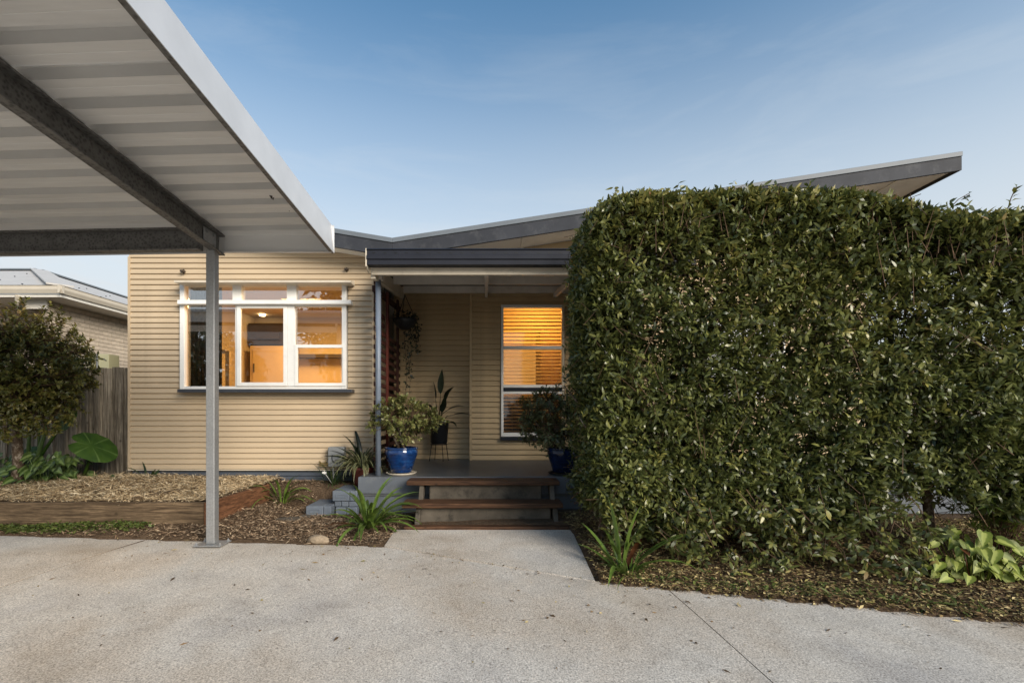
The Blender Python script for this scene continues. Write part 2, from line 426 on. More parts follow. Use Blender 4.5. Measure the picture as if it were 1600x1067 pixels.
t = NT('galvanised_steel').set(0.45, 0.65, 0.5)      # spangled galvanised steel
v = t.vor(70); c = t.ramp(v.outputs['Distance'], [(0.1, (0.34, 0.345, 0.345)), (0.7, (0.43, 0.435, 0.435))])
c = t.mix(t.ramp(t.noise(4, 5), [(0.4, 0.0), (0.8, 0.4)]), c, (0.22, 0.215, 0.205)); t.base(c); M['galv'] = t.m
t = NT('dull_galvanised_beam').set(0.6, 0.4, 0.4)
v = t.vor(45); c = t.ramp(v.outputs['Distance'], [(0.1, (0.085, 0.082, 0.078)), (0.6, (0.20, 0.195, 0.185))])
c = t.mix(t.ramp(t.noise(9, 6, 0.7), [(0.4, 0.0), (0.8, 0.6)]), c, (0.06, 0.057, 0.053)); t.base(c); M['beam'] = t.m
t = NT('bare_steel_sheet').set(0.5, 0.12, 0.5)
c = t.ramp(t.noise(3, 5, 0.6, (0.6, 6, 1)), [(0.3, (0.66, 0.655, 0.64)), (0.7, (0.77, 0.765, 0.75))]); t.base(c)
M['sheet'] = t.m
t = NT('zincalume_flashing').set(0.4, 0.35, 0.5)
c = t.ramp(t.noise(5, 4, 0.5), [(0.3, (0.60, 0.605, 0.61)), (0.7, (0.68, 0.685, 0.69))]); t.base(c); M['flash'] = t.m

t = NT('blue_glaze').set(0.12, 0, 0.6)
c = t.ramp(t.noise(7, 6, 0.65, (1, 1, 3)), [(0.35, (0.004, 0.014, 0.055)), (0.55, (0.007, 0.040, 0.155)), (0.75, (0.02, 0.10, 0.27))]); t.base(c)
t.b.inputs['Coat Weight'].default_value = 0.6; t.bump(t.noise(18, 3), 0.1, 0.004); M['glaze'] = t.m
t = NT('dark_blue_glaze').set(0.2, 0, 0.5)
t.base(t.ramp(t.noise(7, 5, 0.6, (1, 1, 3)), [(0.35, (0.004, 0.007, 0.02)), (0.7, (0.006, 0.02, 0.08))])); M['glaze_dark'] = t.m

# driveway concrete: broom/exposed aggregate speckle with big soft stains
t = NT('driveway_concrete').set(0.85, 0, 0.25)
sp = t.noise(110, 3, 0.8); sp2 = t.vor(75).outputs['Distance']
big = t.noise(0.75, 5, 0.6); med = t.noise(3.2, 6, 0.7)
c = t.ramp(big, [(0.33, (0.41, 0.345, 0.27)), (0.45, (0.52, 0.465, 0.395)), (0.56, (0.56, 0.525, 0.47)), (0.70, (0.44, 0.42, 0.395))])
c = t.mix(t.ramp(med, [(0.45, 0.0), (0.75, 0.34)]), c, (0.24, 0.20, 0.16))
c = t.mix(1.0, c, t.ramp(sp, [(0.34, 0.42), (0.47, 0.88), (0.55, 1.08), (0.68, 1.50)]), 'MULTIPLY')
c = t.mix(t.ramp(sp2, [(0.10, 0.45), (0.24, 0.0)]), c, (0.11, 0.10, 0.09))
c = t.mix(t.ramp(t.noise(1.6, 7, 0.75, None, 1.2), [(0.56, 0.0), (0.74, 0.30)]), c, (0.17, 0.14, 0.11))
t.base(c); t.bump(sp, 0.5, 0.004); M['concrete'] = t.m

t = NT('brown_soil').set(0.95, 0, 0.1)
c = t.ramp(t.noise(30, 6, 0.75), [(0.3, (0.045, 0.029, 0.018)), (0.7, (0.16, 0.11, 0.07))]); t.base(c); t.bump(t.noise(60, 5, 0.8), 0.8, 0.02); M['soil'] = t.m
M['straw'] = varmat('straw_mulch', [(0.0, (0.10, 0.062, 0.03)), (0.3, (0.43, 0.31, 0.17)), (0.7, (0.66, 0.51, 0.31)), (1.0, (0.80, 0.68, 0.47))])
M['chips'] = varmat('bark_chips', [(0.0, (0.05, 0.031, 0.018)), (0.35, (0.17, 0.11, 0.066)), (0.7, (0.33, 0.23, 0.145)), (1.0, (0.58, 0.45, 0.30))])
M['litter'] = varmat('fallen_leaves', [(0.0, (0.04, 0.025, 0.013)), (0.35, (0.12, 0.075, 0.038)), (0.6, (0.24, 0.155, 0.075)), (0.74, (0.24, 0.21, 0.065)), (0.86, (0.44, 0.34, 0.16)), (1.0, (0.60, 0.48, 0.24))])
M['hedge'] = leafmat('hedge_leaf', [(0.0, (0.028, 0.038, 0.011)), (0.35, (0.086, 0.104, 0.028)), (0.7, (0.18, 0.192, 0.052)), (0.88, (0.31, 0.28, 0.07)), (0.95, (0.40, 0.35, 0.12)), (1.0, (0.26, 0.14, 0.06))], 0.35, 0.22, 0.6)
M['shrub'] = leafmat('bronze_shrub_leaf', [(0.0, (0.04, 0.044, 0.010)), (0.45, (0.12, 0.125, 0.026)), (0.75, (0.25, 0.21, 0.05)), (0.92, (0.38, 0.25, 0.08)), (1.0, (0.50, 0.32, 0.15))], 0.4, 0.3)
M['jade'] = leafmat('jade_leaf', [(0.0, (0.06, 0.072, 0.018)), (0.5, (0.15, 0.16, 0.045)), (0.9, (0.26, 0.25, 0.085)), (1.0, (0.32, 0.23, 0.09))], 0.4, 0.1)
M['darkleaf'] = leafmat('dark_glossy_leaf', [(0.0, (0.03, 0.042, 0.014)), (0.5, (0.10, 0.115, 0.042)), (1.0, (0.24, 0.24, 0.11))], 0.35, 0.15)
M['vine'] = leafmat('vine_leaf', [(0.0, (0.006, 0.010, 0.004)), (1.0, (0.022, 0.032, 0.012))], 0.5, 0.1)
M['groundcover'] = leafmat('clover_leaf', [(0.0, (0.045, 0.075, 0.014)), (1.0, (0.14, 0.17, 0.04))], 0.5, 0.2)
M['fern'] = leafmat('feathery_leaf', [(0.0, (0.06, 0.10, 0.012)), (1.0, (0.19, 0.25, 0.03))], 0.5, 0.35)
M['streetleaf'] = leafmat('street_tree_leaf', [(0.0, (0.02, 0.03, 0.01)), (1.0, (0.07, 0.09, 0.03))], 0.5, 0.2)
M['strap'] = plantmat('strap_leaf', (0.075, 0.13, 0.022), (0.17, 0.25, 0.045))
M['strap_dark'] = plantmat('dark_strap_leaf', (0.016, 0.035, 0.010), (0.05, 0.085, 0.022))
M['variegated'] = plantmat('variegated_strap', (0.04, 0.06, 0.02), (0.09, 0.115, 0.04), (0.40, 0.38, 0.20))
M['drystrap'] = plantmat('dry_brown_leaf', (0.10, 0.035, 0.012), (0.22, 0.09, 0.035))
M['arrow'] = plantmat('arrowhead_leaf', (0.055, 0.10, 0.02), (0.13, 0.20, 0.045), (0.22, 0.30, 0.10))
M['palearrow'] = plantmat('pale_arrowhead_leaf', (0.12, 0.17, 0.014), (0.26, 0.31, 0.035), (0.40, 0.44, 0.10), 0.55)
M['ear'] = plantmat('elephant_ear_leaf', (0.026, 0.070, 0.008), (0.075, 0.15, 0.018), (0.13, 0.21, 0.05), 0.55, 0.2, 5)
M['lily'] = plantmat('dark_lily_leaf', (0.008, 0.014, 0.006), (0.02, 0.032, 0.012))
M['stalk'] = paint('green_stalk', (0.10, 0.16, 0.05), 0.5, 0.2, 8)

# ------------------------------------------------------------------ ground, driveway, path
def sm(t): t = np.clip(t, 0, 1); return t * t * (3 - 2 * t)
def drive_z(y): return np.maximum(-0.06 * (4.1 - np.minimum(y, 4.1)), -0.6)
def edge_y(x):                                          # garden edge of the driveway
    x = np.asarray(x, float)
    l = 4.06 + (x + 0.86) * (4.41 - 4.06) / (-4.45 + 0.86)
    m = 4.06 + (x + 0.86) * (3.34 - 4.06) / (0.754 + 0.86)
    r = 3.34 + (x - 0.754) * (2.76 - 3.34) / (3.08 - 0.754)
    return np.where(x < -0.86, l, np.where(x < 0.754, m, r))
def ground_z(x, y):
    x = np.asarray(x, float); y = np.asarray(y, float)
    ey = edge_y(x)
    left = 0.27 * np.clip((y - ey) / (5.7 - ey), 0, 1) ** 0.9
    left = left * (1 - 0.96 * sm((x + 2.90) / .8) * (1 - sm((y - 5.48) / .25)))
    right = 0.05 * sm((y - ey) / 1.6) + 0.03 * sm((x - 1.2) / 2) * sm((y - ey) / 1.0)
    w = sm((x + 0.9) / 0.3)
    z = drive_z(y) + left * (1 - w) + right * w + 0.012
    inside = np.clip((ey - y - .01) / 0.03, 0, 1)
    path = np.clip((x + .86) / .03, 0, 1) * np.clip((.80 - x) / .03, 0, 1) * np.clip((4.55 - y) / .03, 0, 1)
    z = z - 0.10 * np.maximum(inside, path)
    p = np.stack([x, y, x * 0], -1)
    z = z + (0.012 * wob(p, 4.0) + 0.006 * wob(p, 13.0, 3)) * (1 - inside) * np.clip(1.2 - np.abs(y - 4.5) / 8, 0, 1)
    return z
gx = np.unique(np.round(np.concatenate([np.linspace(-120, -8, 15), np.arange(-8, 6.01, 0.08), np.linspace(6, 120, 16)]), 3))
gy = np.unique(np.round(np.concatenate([np.linspace(-120, -4, 15), np.linspace(-4, 1.6, 10), np.arange(1.6, 7.0, 0.06), np.linspace(7, 160, 20)]), 3))
GX, GY = np.meshgrid(gx, gy)
GZ = ground_z(GX, GY)
V = np.stack([GX, GY, GZ], -1).reshape(-1, 3)
i = np.arange(len(gy) - 1)[:, None] * len(gx) + np.arange(len(gx) - 1)[None]
i = i.ravel()
g = np_obj('garden_ground', V, np.stack([i, i + 1, i + 1 + len(gx), i + len(gx)], 1), M['soil'], smooth=True)
tag(g, kind='structure')

drive = thing('driveway', None, None, (0, 2.5, 0), kind='structure')
def slab(x0f, x1f, cols=24):
    m = MB(); us = np.linspace(0, 1, cols); rows = 22; top = []
    for u in us:
        col = []
        xe = x0f(4.0) * (1 - u) + x1f(4.0) * u
        ye = float(edge_y(xe))
        if abs(ye - 4.1) < 2: pass
        for k in range(rows):
            y = -7 + (ye + 7) * (k / (rows - 1)) ** 0.7
            x = x0f(y) * (1 - u) + x1f(y) * u
            col.append((x, y, float(drive_z(y)) - (0.006 if k == rows - 1 else 0)))
        top.append(col)
    n = len(m.v)
    for col in top: m.v += col
    for a_ in range(cols - 1):
        for b_ in range(rows - 1):
            q = n + a_ * rows + b_
            m.f.append((q, q + rows, q + rows + 1, q + 1))
    ring = [n + a_ * rows for a_ in range(cols)] + [n + (cols - 1) * rows + b_ for b_ in range(1, rows)] + \
           [n + a_ * rows + rows - 1 for a_ in reversed(range(cols - 1))] + [n + b_ for b_ in reversed(range(1, rows - 1))]
    k0 = len(m.v)
    for r_ in ring: v_ = m.v[r_]; m.v.append((v_[0], v_[1], v_[2] - 0.11))
    for j in range(len(ring)):
        j2 = (j + 1) % len(ring); m.f.append((ring[j], ring[j2], k0 + j2, k0 + j))
    return m.build('concrete_slab', M['concrete'], drive)
jl = lambda y: -3.02 - 0.26 * (4.25 - y)
jr = lambda y: 1.22 + 0.10 * (3.17 - y)
slab(lambda y: -10.0, lambda y: jl(y) - 0.009)
slab(lambda y: jl(y) + 0.009, lambda y: jr(y) - 0.0033, 40)
slab(lambda y: jr(y) + 0.0033, lambda y: 9.0)
for jf, hw in ((jl, .0085), (jr, .003)):
    m = MB()
    for k in range(25):
        y = -6.9 + (float(edge_y(jf(4.0))) + 6.88) * (k / 24) ** .7; z = float(drive_z(y)) - .004; x = jf(y)
        m.v += [(x - hw, y, z), (x + hw, y, z), (x + hw, y, z - .09), (x - hw, y, z - .09)]
    for k in range(24):
        for j in range(4): q = 4 * k; m.f.append((q + j, q + (j + 1) % 4, q + 4 + (j + 1) % 4, q + 4 + j))
    m.build('joint_filler', M['soil'], drive)
m = MB(); n = 12                                        # path slab up to the steps
for k in range(n):
    u = k / (n - 1); xa = -0.86 + 1.614 * u; ya = float(edge_y(xa)) + 0.008
    for j in range(6):
        w = j / 5; xb = -0.85 + 1.65 * u
        y = ya * (1 - w) + 4.50 * w
        z = float(drive_z(ya)) * (1 - w) + 0.025 * w + 0.003
        m.v.append((xa * (1 - w) + xb * w, y, z))
for k in range(n - 1):
    for j in range(5): q = k * 6 + j; m.f.append((q, q + 6, q + 7, q + 1))
ring = [k * 6 for k in range(n)] + [(n - 1) * 6 + j for j in range(1, 6)] + [k * 6 + 5 for k in reversed(range(n - 1))] + [j for j in reversed(range(1, 5))]
k0 = len(m.v)
for r_ in ring: v_ = m.v[r_]; m.v.append((v_[0], v_[1], v_[2] - 0.12))
for j in range(len(ring)): j2 = (j + 1) % len(ring); m.f.append((ring[j], ring[j2], k0 + j2, k0 + j))
pth = m.build('concrete_path', M['concrete']); tag(pth, kind='structure')

# ------------------------------------------------------------------ house
WY = 5.9                                                # front wall plane
HX0, HX1 = PX(203, WY), -1.387                          # ends of the front wall
house = thing('house', 'cream weatherboard house with butterfly roof, dark gutters and covered entry porch', 'house', (0, 6, 0.2))
def board_mesh(pitch, out=0.019):
    me = bpy.data.meshes.new('weatherboard')
    pr = [(0.0, 0.0), (-out, 0.004), (-out * 1.02, 0.010), (-out * 0.80, pitch * 0.45), (-out * 0.30, pitch * 0.86), (0.0, pitch - 0.001)]
    vs = []
    for x in (0, 1):
        for (y, z) in pr: vs.append((x, y, z))
    k = len(pr); fs = [(j, k + j, k + j + 1, j + 1) for j in range(k - 1)]
    fs += [tuple(range(k)), tuple(reversed(range(k, 2 * k)))]
    me.from_pydata(vs, [], fs); return me
def boards(parent, me, pitch, x0, x1, y, z0, z1, holes=(), ang=0.0):
    n = int(math.ceil((z1 - z0) / pitch - 0.15))
    for k in range(n):
        z = z0 + k * pitch; segs = [(x0, x1)]
        for (hx0, hx1, hz0, hz1) in holes:
            if z + pitch * 0.5 > hz0 and z + pitch * 0.5 < hz1:
                segs = [q for s_ in segs for q in ((s_[0], min(s_[1], hx0)), (max(s_[0], hx1), s_[1])) if q[1] - q[0] > 0.01]
        for (a0, a1) in segs:
            o = bpy.data.objects.new('weatherboard', me); C.objects.link(o); o.parent = parent
            o0 = org(parent)
            if ang: o.location = (y - o0.x, a0 - o0.y, z - o0.z); o.rotation_euler = (0, 0, ang)
            else: o.location = (a0 - o0.x, y - o0.y, z - o0.z)
            o.scale = (a1 - a0, 1, 1)
            ORG[o.name] = o0
# --- front wall with a hole for the window
wx0, wx1 = PX(285, WY), PX(543, WY); wz0, wz1 = PZ(609, WY), PZ(443, WY)
ZB = PZ(733, WY)
fw = MB()
ZT = 3.02
for (a0, a1, b0, b1) in ((HX0 + .003, wx0, ZB, ZT), (wx1, HX1 - .003, ZB, ZT), (wx0, wx1, ZB, wz0), (wx0, wx1, wz1, ZT)):
    fw.box(a0, a1, WY + 0.001, WY + 0.11, b0, b1)
front = fw.build('front_wall', M['wallback'], house)
pitch = 8.46 / F * WY
bm1 = board_mesh(pitch); bm1.materials.append(M['cream'])
boards(front, bm1, pitch, HX0, HX1, WY, ZB, ZT, [(wx0 - .012, wx1 + .012, wz0, wz1)])
m = MB(); m.box(HX0 - 0.012, HX0 + 0.016, WY - 0.022, WY + 0.03, ZB - 0.004, ZT); m.build('corner_trim', M['cream'], front)
m = MB(); m.box(HX1 - 0.012, HX1 + 0.012, WY - 0.020, WY + 0.03, ZB - 0.004, ZT); m.build('corner_trim', M['cream'], front)
m = MB(); m.box(HX0 - 0.008, HX1, WY - 0.024, WY - 0.012, ZB - 0.012, ZB - 0.001); m.build('drip_strip', M['cream_trim'], front)
m = MB()
m.box(HX0 + .02, HX1, WY + 0.03, WY + 0.10, 0.05, ZB - .013); base = m.build('base_wall', M['charcoal'], house)
z = ZB - 0.02
for k in range(4):
    m = MB(); m.box(HX0 + .02, HX1, WY + 0.012, WY + 0.03, z - 0.062, z - 0.004 if k else z - .012); z -= 0.064
    m.build('base_board', M['basepaint'], base, bevel=0.004)
for (bx, by) in ((285, 424), (541, 421)):
    p = P(bx, by, WY - 0.05); m = MB(); m.box(p.x - .02, p.x + .02, WY - .07, WY - .016, p.z - .008, p.z + .014); m.box(p.x - .006, p.x + .006, WY - .03, WY - .016, p.z - .025, p.z + .03)
    m.build('wall_bracket', M['darkinside'], house)

# --- big front window
def frame_bar(name, parent, x0, x1, z0, z1, y0, y1, mat='white', bev=0.004):
    m = MB(); m.box(x0, x1, y0, y1, z0, z1); return m.build(name, M[mat], parent, bevel=bev)
Y0 = WY - 0.055
win = frame_bar('window', house, wx0, wx0 + 0.055, wz0 + .006, wz1, Y0, WY + .06)     # left jamb carries the rest
win['label'] = 'wide white timber window of six panes, lit from inside'
XZ = lambda px: PX(px, Y0)
ZZ = lambda py: PZ(py, Y0)
frame_bar('frame', win, wx1 - 0.055, wx1, wz0 + .006, wz1, Y0, WY + .06)
frame_bar('frame', win, wx0 + .056, wx1 - .056, ZZ(445.6), wz1, Y0 + .006, WY + .06)
frame_bar('frame', win, wx0 + .056, wx1 - .056, wz0 + .006, ZZ(603.5), Y0 + .006, WY + .06)
frame_bar('mullion', win, XZ(363), XZ(376.5), ZZ(469), ZZ(445.6), Y0 - .002, WY + .05)
frame_bar('mullion', win, XZ(448), XZ(462.5), ZZ(469), ZZ(445.6), Y0 - .002, WY + .05)
frame_bar('mullion', win, XZ(449), XZ(460), ZZ(603.4), ZZ(475.5), Y0 - .004, WY + .05)
frame_bar('mullion', win, XZ(366.6), XZ(370), ZZ(603.4), ZZ(475.5), Y0 + .010, WY + .05)
frame_bar('transom', win, PX(276.6, Y0 - .06), PX(548, Y0 - .06), PZ(475, Y0 - .06), PZ(468.6, Y0 - .06), Y0 - .06, WY - .02)
def sash(x0, x1, y0, y1, w=0.045, dy=-0.01):
    """white sash frame round a pane; px bounds of the outer frame"""
    a0, a1, c0, c1 = XZ(x0), XZ(x1), ZZ(y1), ZZ(y0); m = MB(); yy0, yy1 = Y0 + dy, Y0 + dy + .045
    m.box(a0, a0 + w, yy0, yy1, c0, c1); m.box(a1 - w, a1, yy0, yy1, c0, c1)
    m.box(a0 + w, a1 - w, yy0 + .001, yy1, c0, c0 + w); m.box(a0 + w, a1 - w, yy0 + .001, yy1, c1 - w, c1)
    return m.build('sash', M['white'], win, bevel=0.003)
sash(370.2, 448.8, 476, 603.2)
sash(460.2, 540.6, 538.6, 603.2, 0.038)
def pane(x0, x1, y0, y1, dy=0.03, mt='glass'):
    m = MB(); m.box(XZ(x0) - .008, XZ(x1) + .008, Y0 + dy, Y0 + dy + .005, ZZ(y1) - .008, ZZ(y0) + .008)
    return m.build('pane', M[mt], win)
pane(293, 363, 445.6, 468.5); pane(376.5, 448, 445.6, 468.5); pane(462.5, 537.5, 445.6, 468.5)
pane(292.5, 366.6, 476, 603.4); pane(375, 444, 482, 598, 0.012, 'glass_dim'); pane(462, 537.5, 478, 538.6, 0.04); pane(464, 535, 545, 599, 0.012, 'glass_dim')
frame_bar('frame', win, XZ(461), XZ(540), ZZ(478.5), ZZ(475.4), Y0 + .012, WY + .05)
frame_bar('sill', win, PX(276.6, Y0 - .09), PX(549.5, Y0 - .09), PZ(613, Y0 - .09), PZ(608, Y0 - .09) , Y0 - .09, WY - .012, 'charcoal')
m = MB(); hy = Y0 - .16
m.hexa([(PX(271.5, hy), hy, PZ(441.5, hy)), (PX(547.4, hy), hy, PZ(441.5, hy)), (PX(547, hy), WY - .01, PZ(441.5, hy) + .01), (PX(272, hy), WY - .01, PZ(441.5, hy) + .01),
        (PX(271.5, hy), hy, PZ(438, hy)), (PX(547.4, hy), hy, PZ(438, hy)), (PX(547, hy), WY - .01, PZ(438, hy) + .05), (PX(272, hy), WY - .01, PZ(438, hy) + .05)])
m.build('window_hood', M['cream_trim'], win, bevel=0.003)

# --- recessed porch wall: left bay a little deeper than the right bay
RYL, RYR = 7.24, 7.07
xl, xc, xr = -1.387, PX(735, RYR), 2.6
zb, zt = PZ(717, RYL), 2.98
qx0, qx1 = PX(783, RYR - .04), PX(882, RYR - .04); qz0, qz1 = PZ(682, RYR - .04), PZ(476, RYR - .04)
m = MB(); m.box(xl, xc - .003, RYL + .001, RYL + .1, zb, zt)
for (a0, a1, b0, b1) in ((xc, qx0, zb, zt), (qx1, xr, zb, zt), (qx0, qx1, zb, qz0), (qx0, qx1, qz1, zt)): m.box(a0, a1, RYR + .001, RYR + .1, b0, b1)
m.box(xc, xc + .05, RYR + .102, RYL - .0, zb, zt)
pw = m.build('porch_wall', M['wallback'], house)
pp = 8.25 / F * RYR
bm2 = board_mesh(pp, 0.019); bm2.materials.append(M['cream_old'])
boards(pw, bm2, pp, xl, xc - .004, RYL, zb, zt)
boards(pw, bm2, pp, xc + .02, xr, RYR, zb, zt, [(qx0 - .01, qx1 + .01, qz0, qz1)])
m = MB(); m.box(xc - .012, xc + .02, RYR - .028, RYR + .1, zb, zt); m.build('corner_trim', M['cream_old'], pw)
rw = MB(); rw.box(HX1 - .30, HX1 - .161, WY + .112, RYL + .1, 0.1, ZT); rwall = rw.build('return_wall', M['wallback'], house)
bm3 = board_mesh(pitch, 0.012); bm3.materials.append(M['lit_board'])
boards(rwall, bm3, pitch, WY + .12, RYL, HX1 - .16, ZB, ZT, (), R(90))

# --- tall porch window with two blinds
Q0 = RYR - .045
pwin = frame_bar('window', house, qx0, qx0 + .035, qz0, qz1, Q0, RYR + .06)
pwin['label'] = 'tall porch window glowing orange behind blinds'
XQ = lambda px: PX(px, Q0)
ZQ = lambda py: PZ(py, Q0)
frame_bar('frame', pwin, qx1 - .035, qx1, qz0, qz1, Q0, RYR + .06, 'cream_trim')
frame_bar('frame', pwin, qx0 + .036, qx1 - .036, ZQ(480.5), qz1, Q0 + .004, RYR + .06, 'white')
frame_bar('frame', pwin, qx0 + .036, qx1 - .036, ZQ(545.5), ZQ(540), Q0 + .004, RYR + .05, 'white')
frame_bar('frame', pwin, qx0 + .036, qx1 - .036, ZQ(605.5), ZQ(601), Q0 + .004, RYR + .05, 'white')
frame_bar('sill', pwin, qx0 + .036, qx1 - .036, ZQ(611), ZQ(605.6), Q0 - .01, RYR + .05, 'gutter')
frame_bar('frame', pwin, qx0 + .036, qx1 - .036, ZQ(615.5), ZQ(611.2), Q0 + .004, RYR + .05, 'white')
frame_bar('frame', pwin, qx0 + .036, qx1 - .036, qz0, ZQ(676), Q0 + .004, RYR + .05, 'white')
frame_bar('sill', pwin, qx0 - .01, qx1 + .01, qz0 - .055, qz0 - .004, Q0 - .02, RYR - .018, 'gutter')
for (y0, y1) in ((480.5, 540), (545.5, 601), (615.5, 676)):
    m = MB(); m.box(XQ(787), XQ(878), Q0 + .025, Q0 + .029, ZQ(y1) - .003, ZQ(y0) + .003); m.build('pane', M['glass_dim'], pwin)
BY = RYR + .13
for (py0, py1, tilt, nm, lb) in ((478, 541, 34, 11, 'venetian blind with pale, nearly closed slats in upper porch window'),
                                 (543, 603, 17, 11, 'venetian blind with thin open slats in middle porch window'),
                                 (614, 680, 20, 12, 'venetian blind in lowest porch window behind potted shrub')):
    bz1, bz0 = PZ(py0, BY), PZ(py1, BY)
    vb = thing('venetian_blind', lb, 'blind', (0.6, BY, bz1))
    x0, x1 = PX(784, BY), PX(884, BY)
    m = MB(); m.box(x0, x1, BY - .025, BY + .025, bz1 - .03, bz1); m.build('head_rail', M['blind'], vb)
    tt = R(tilt); w = 0.025; cs, sn = math.cos(tt) * w, math.sin(tt) * w
    me = None
    for k in range(nm):
        z = bz1 - .05 - (bz1 - bz0 - .06) * k / (nm - 1)
        if me is None:
            m = MB(); m.prism([(BY - cs, z + sn), (BY, z + .004), (BY + cs, z - sn), (BY, z + .002)], 'x', x0, x1)
            o = m.build('slat', M['blind' if py0 < 500 else 'blind_low'], vb); me = o.data; zz = z
        else:
            o = bpy.data.objects.new('slat', me); C.objects.link(o); o.parent = vb; o.location = (0, 0, z - zz)
    m = MB()
    for cxp in (800, 830, 862): q = PX(cxp, BY); m.tube([(q, BY - .024, bz0), (q, BY - .024, bz1)], .0018, 4)
    m.build('cord', M['blind'], vb)

m = MB(); m.box(PX(786, RYR + .3), PX(884, RYR + .3), RYR + .28, RYR + .32, .45, PZ(612, RYR + .3)); m.box(PX(786, RYR + .25), PX(806, RYR + .25), RYR + .22, RYR + .26, PZ(628, RYR + .25), PZ(617, RYR + .25)); o = m.build('pane_darkener', M['darkinside']); tag(o, 'dark panel added to darken the lowest porch window pane', 'pane_darkener')  # made-up board, added so the lowest pane reads dark
# --- rooms behind the windows
def room(x0, x1, y0, y1, z0, z1):
    m = MB()
    for f_ in (((x0, y1, z0), (x1, y1, z0), (x1, y1, z1), (x0, y1, z1)), ((x0, y0, z0), (x0, y1, z0), (x0, y1, z1), (x0, y0, z1)),
               ((x1, y0, z0), (x1, y1, z0), (x1, y1, z1), (x1, y0, z1)), ((x0, y0, z1), (x1, y0, z1), (x1, y1, z1), (x0, y1, z1)), ((x0, y0, z0), (x1, y0, z0), (x1, y1, z0), (x0, y1, z0))):
        m.face(f_)
    return m.build('interior_wall', M['interior'], house, fix=False)
room(-4.13, -1.50, WY + .111, 8.6, .44, 2.80)
room(-0.14, 1.62, RYR + .17, 9.6, .44, 2.9)
def lamp(x, y, z, sx, energy, col):
    l = bpy.data.lights.new('room_lamp', 'AREA'); l.energy = energy; l.color = col; l.size = sx
    o = bpy.data.objects.new('room_lamp', l); C.objects.link(o); o.location = (x, y, z); return o
WARM = (1.0, 0.55, 0.17)
lamp(-2.7, 7.3, 2.77, 0.6, 34, WARM)
lamp(0.75, 7.8, 2.86, 0.3, 30, (1.0, 0.60, 0.22))
for (lx, ly) in ((410, 492),):
    yy = (2.79 - CAMZ) * F / (HY - ly); m = MB(); m.lathe((PX(lx, yy), yy, 2.775), [(.045, 0), (.05, .01), (.05, .02)], 20)
    d = m.build('downlight', M['lamp']); tag(d, 'small round ceiling downlight glowing inside front window', 'light')
wd = thing('wardrobe', 'tall brown timber wardrobe seen through the porch blinds', 'wardrobe', (1.2, 8.7, .445))
m = MB(); m.box(PX(846, 8.6), 1.615, 8.62, 9.58, .445, PZ(512, 8.6)); m.build('carcass', M['wardrobe'], wd)
for k in range(2): m = MB(); m.box(PX(846, 8.6) + .02 + k * .31, PX(846, 8.6) + .31 + k * .31, 8.60, 8.618, .5, PZ(516, 8.6)); m.build('door', M['wardrobe'], wd, bevel=.004)
CYB = 8.1
def cab(px0, px1, py0, py1, y0, y1, mat, lb, door=True):
    x0, x1, z1, z0 = PX(px0, y0), PX(px1, y0), PZ(py0, y0), PZ(py1, y0)
    tct = thing('cabinet', lb, 'cabinet', ((x0 + x1) / 2, y0, max(z0, .445)))
    m = MB(); m.box(x0, x1, y0 + .02, y1, max(z0, .445), z1); m.build('carcass', M[mat], tct)
    if door:
        m = MB(); m.box(x0 + .05, x1 - .02, y0, y0 + .018, max(z0, .5) + .05, z1 - .05); m.build('door', M[mat], tct, bevel=.004)
        m = MB(); m.box(x0 + .07, x0 + .08, y0 - .02, y0 - .001, z1 - .45, z1 - .3); m.build('handle', M['charcoal'], tct)
    return tct
cab(390, 452, 540, 760, CYB, 8.55, 'cabinet', 'tall pale timber cabinet behind the middle window sash')
cab(462, 580, 560, 760, CYB - .3, 8.55, 'cabinet', 'low pale timber cupboard behind the right window sash', False)
m = MB(); m.box(PX(462, 7.7), PX(580, 7.7), 7.72, 8.55, PZ(560, 7.8) + .004, PZ(554, 7.8)); o = m.build('benchtop', M['darkinside']); tag(o, 'dark benchtop strip over low cupboard inside right window', 'benchtop')
m = MB(); m.box(PX(388, 8.3), PX(446, 8.3), 8.3, 8.56, PZ(538, 8.3), PZ(505, 8.3)); m.box(PX(400, 8.25), PX(436, 8.25), 8.24, 8.30, PZ(530, 8.3), PZ(520, 8.3)); o = m.build('range_hood', M['darkinside']); tag(o, 'dark recess unit above tall cabinet inside front window', 'range hood')
def curtain(px0, px1, py0, py1, y, mat, lb, amp=.025, n=60, waves=7):
    x0, x1, z1, z0 = PX(px0, y), PX(px1, y), PZ(py0, y), PZ(py1, y); m = MB()
    for k in range(n):
        u = k / (n - 1); yy = y + amp * math.sin(u * waves * 2 * math.pi) + .3 * amp * math.sin(u * waves * 5.1)
        m.v += [(x0 + (x1 - x0) * u, yy, z0), (x0 + (x1 - x0) * u, yy, z1), (x0 + (x1 - x0) * u, yy + .006, z1), (x0 + (x1 - x0) * u, yy + .006, z0)]
    for k in range(n - 1):
        q = 4 * k
        for a_ in range(4): m.f.append((q + a_, q + (a_ + 1) % 4, q + 4 + (a_ + 1) % 4, q + 4 + a_))
    o = m.build('curtain', M[mat], smooth=True); tag(o, lb, 'curtain'); return o
curtain(298, 347, 440, 640, 6.25, 'curtain', 'dark brown curtain bunched behind the left window pane')
curtain(291, 297.5, 440, 640, 6.12, 'sheer', 'narrow white sheer curtain at the left window jamb', .008, 20, 3)
m = MB(); m.box(PX(352, 6.6), PX(358, 6.6), 6.6, 6.66, .5, PZ(548, 6.6)); m.box(PX(300, 6.6), PX(351, 6.6), 6.61, 6.65, PZ(552, 6.6), PZ(546, 6.6)); o = m.build('bookshelf', M['cabinet']); tag(o, 'pale timber shelf frame beside dark curtain inside left pane', 'shelf')

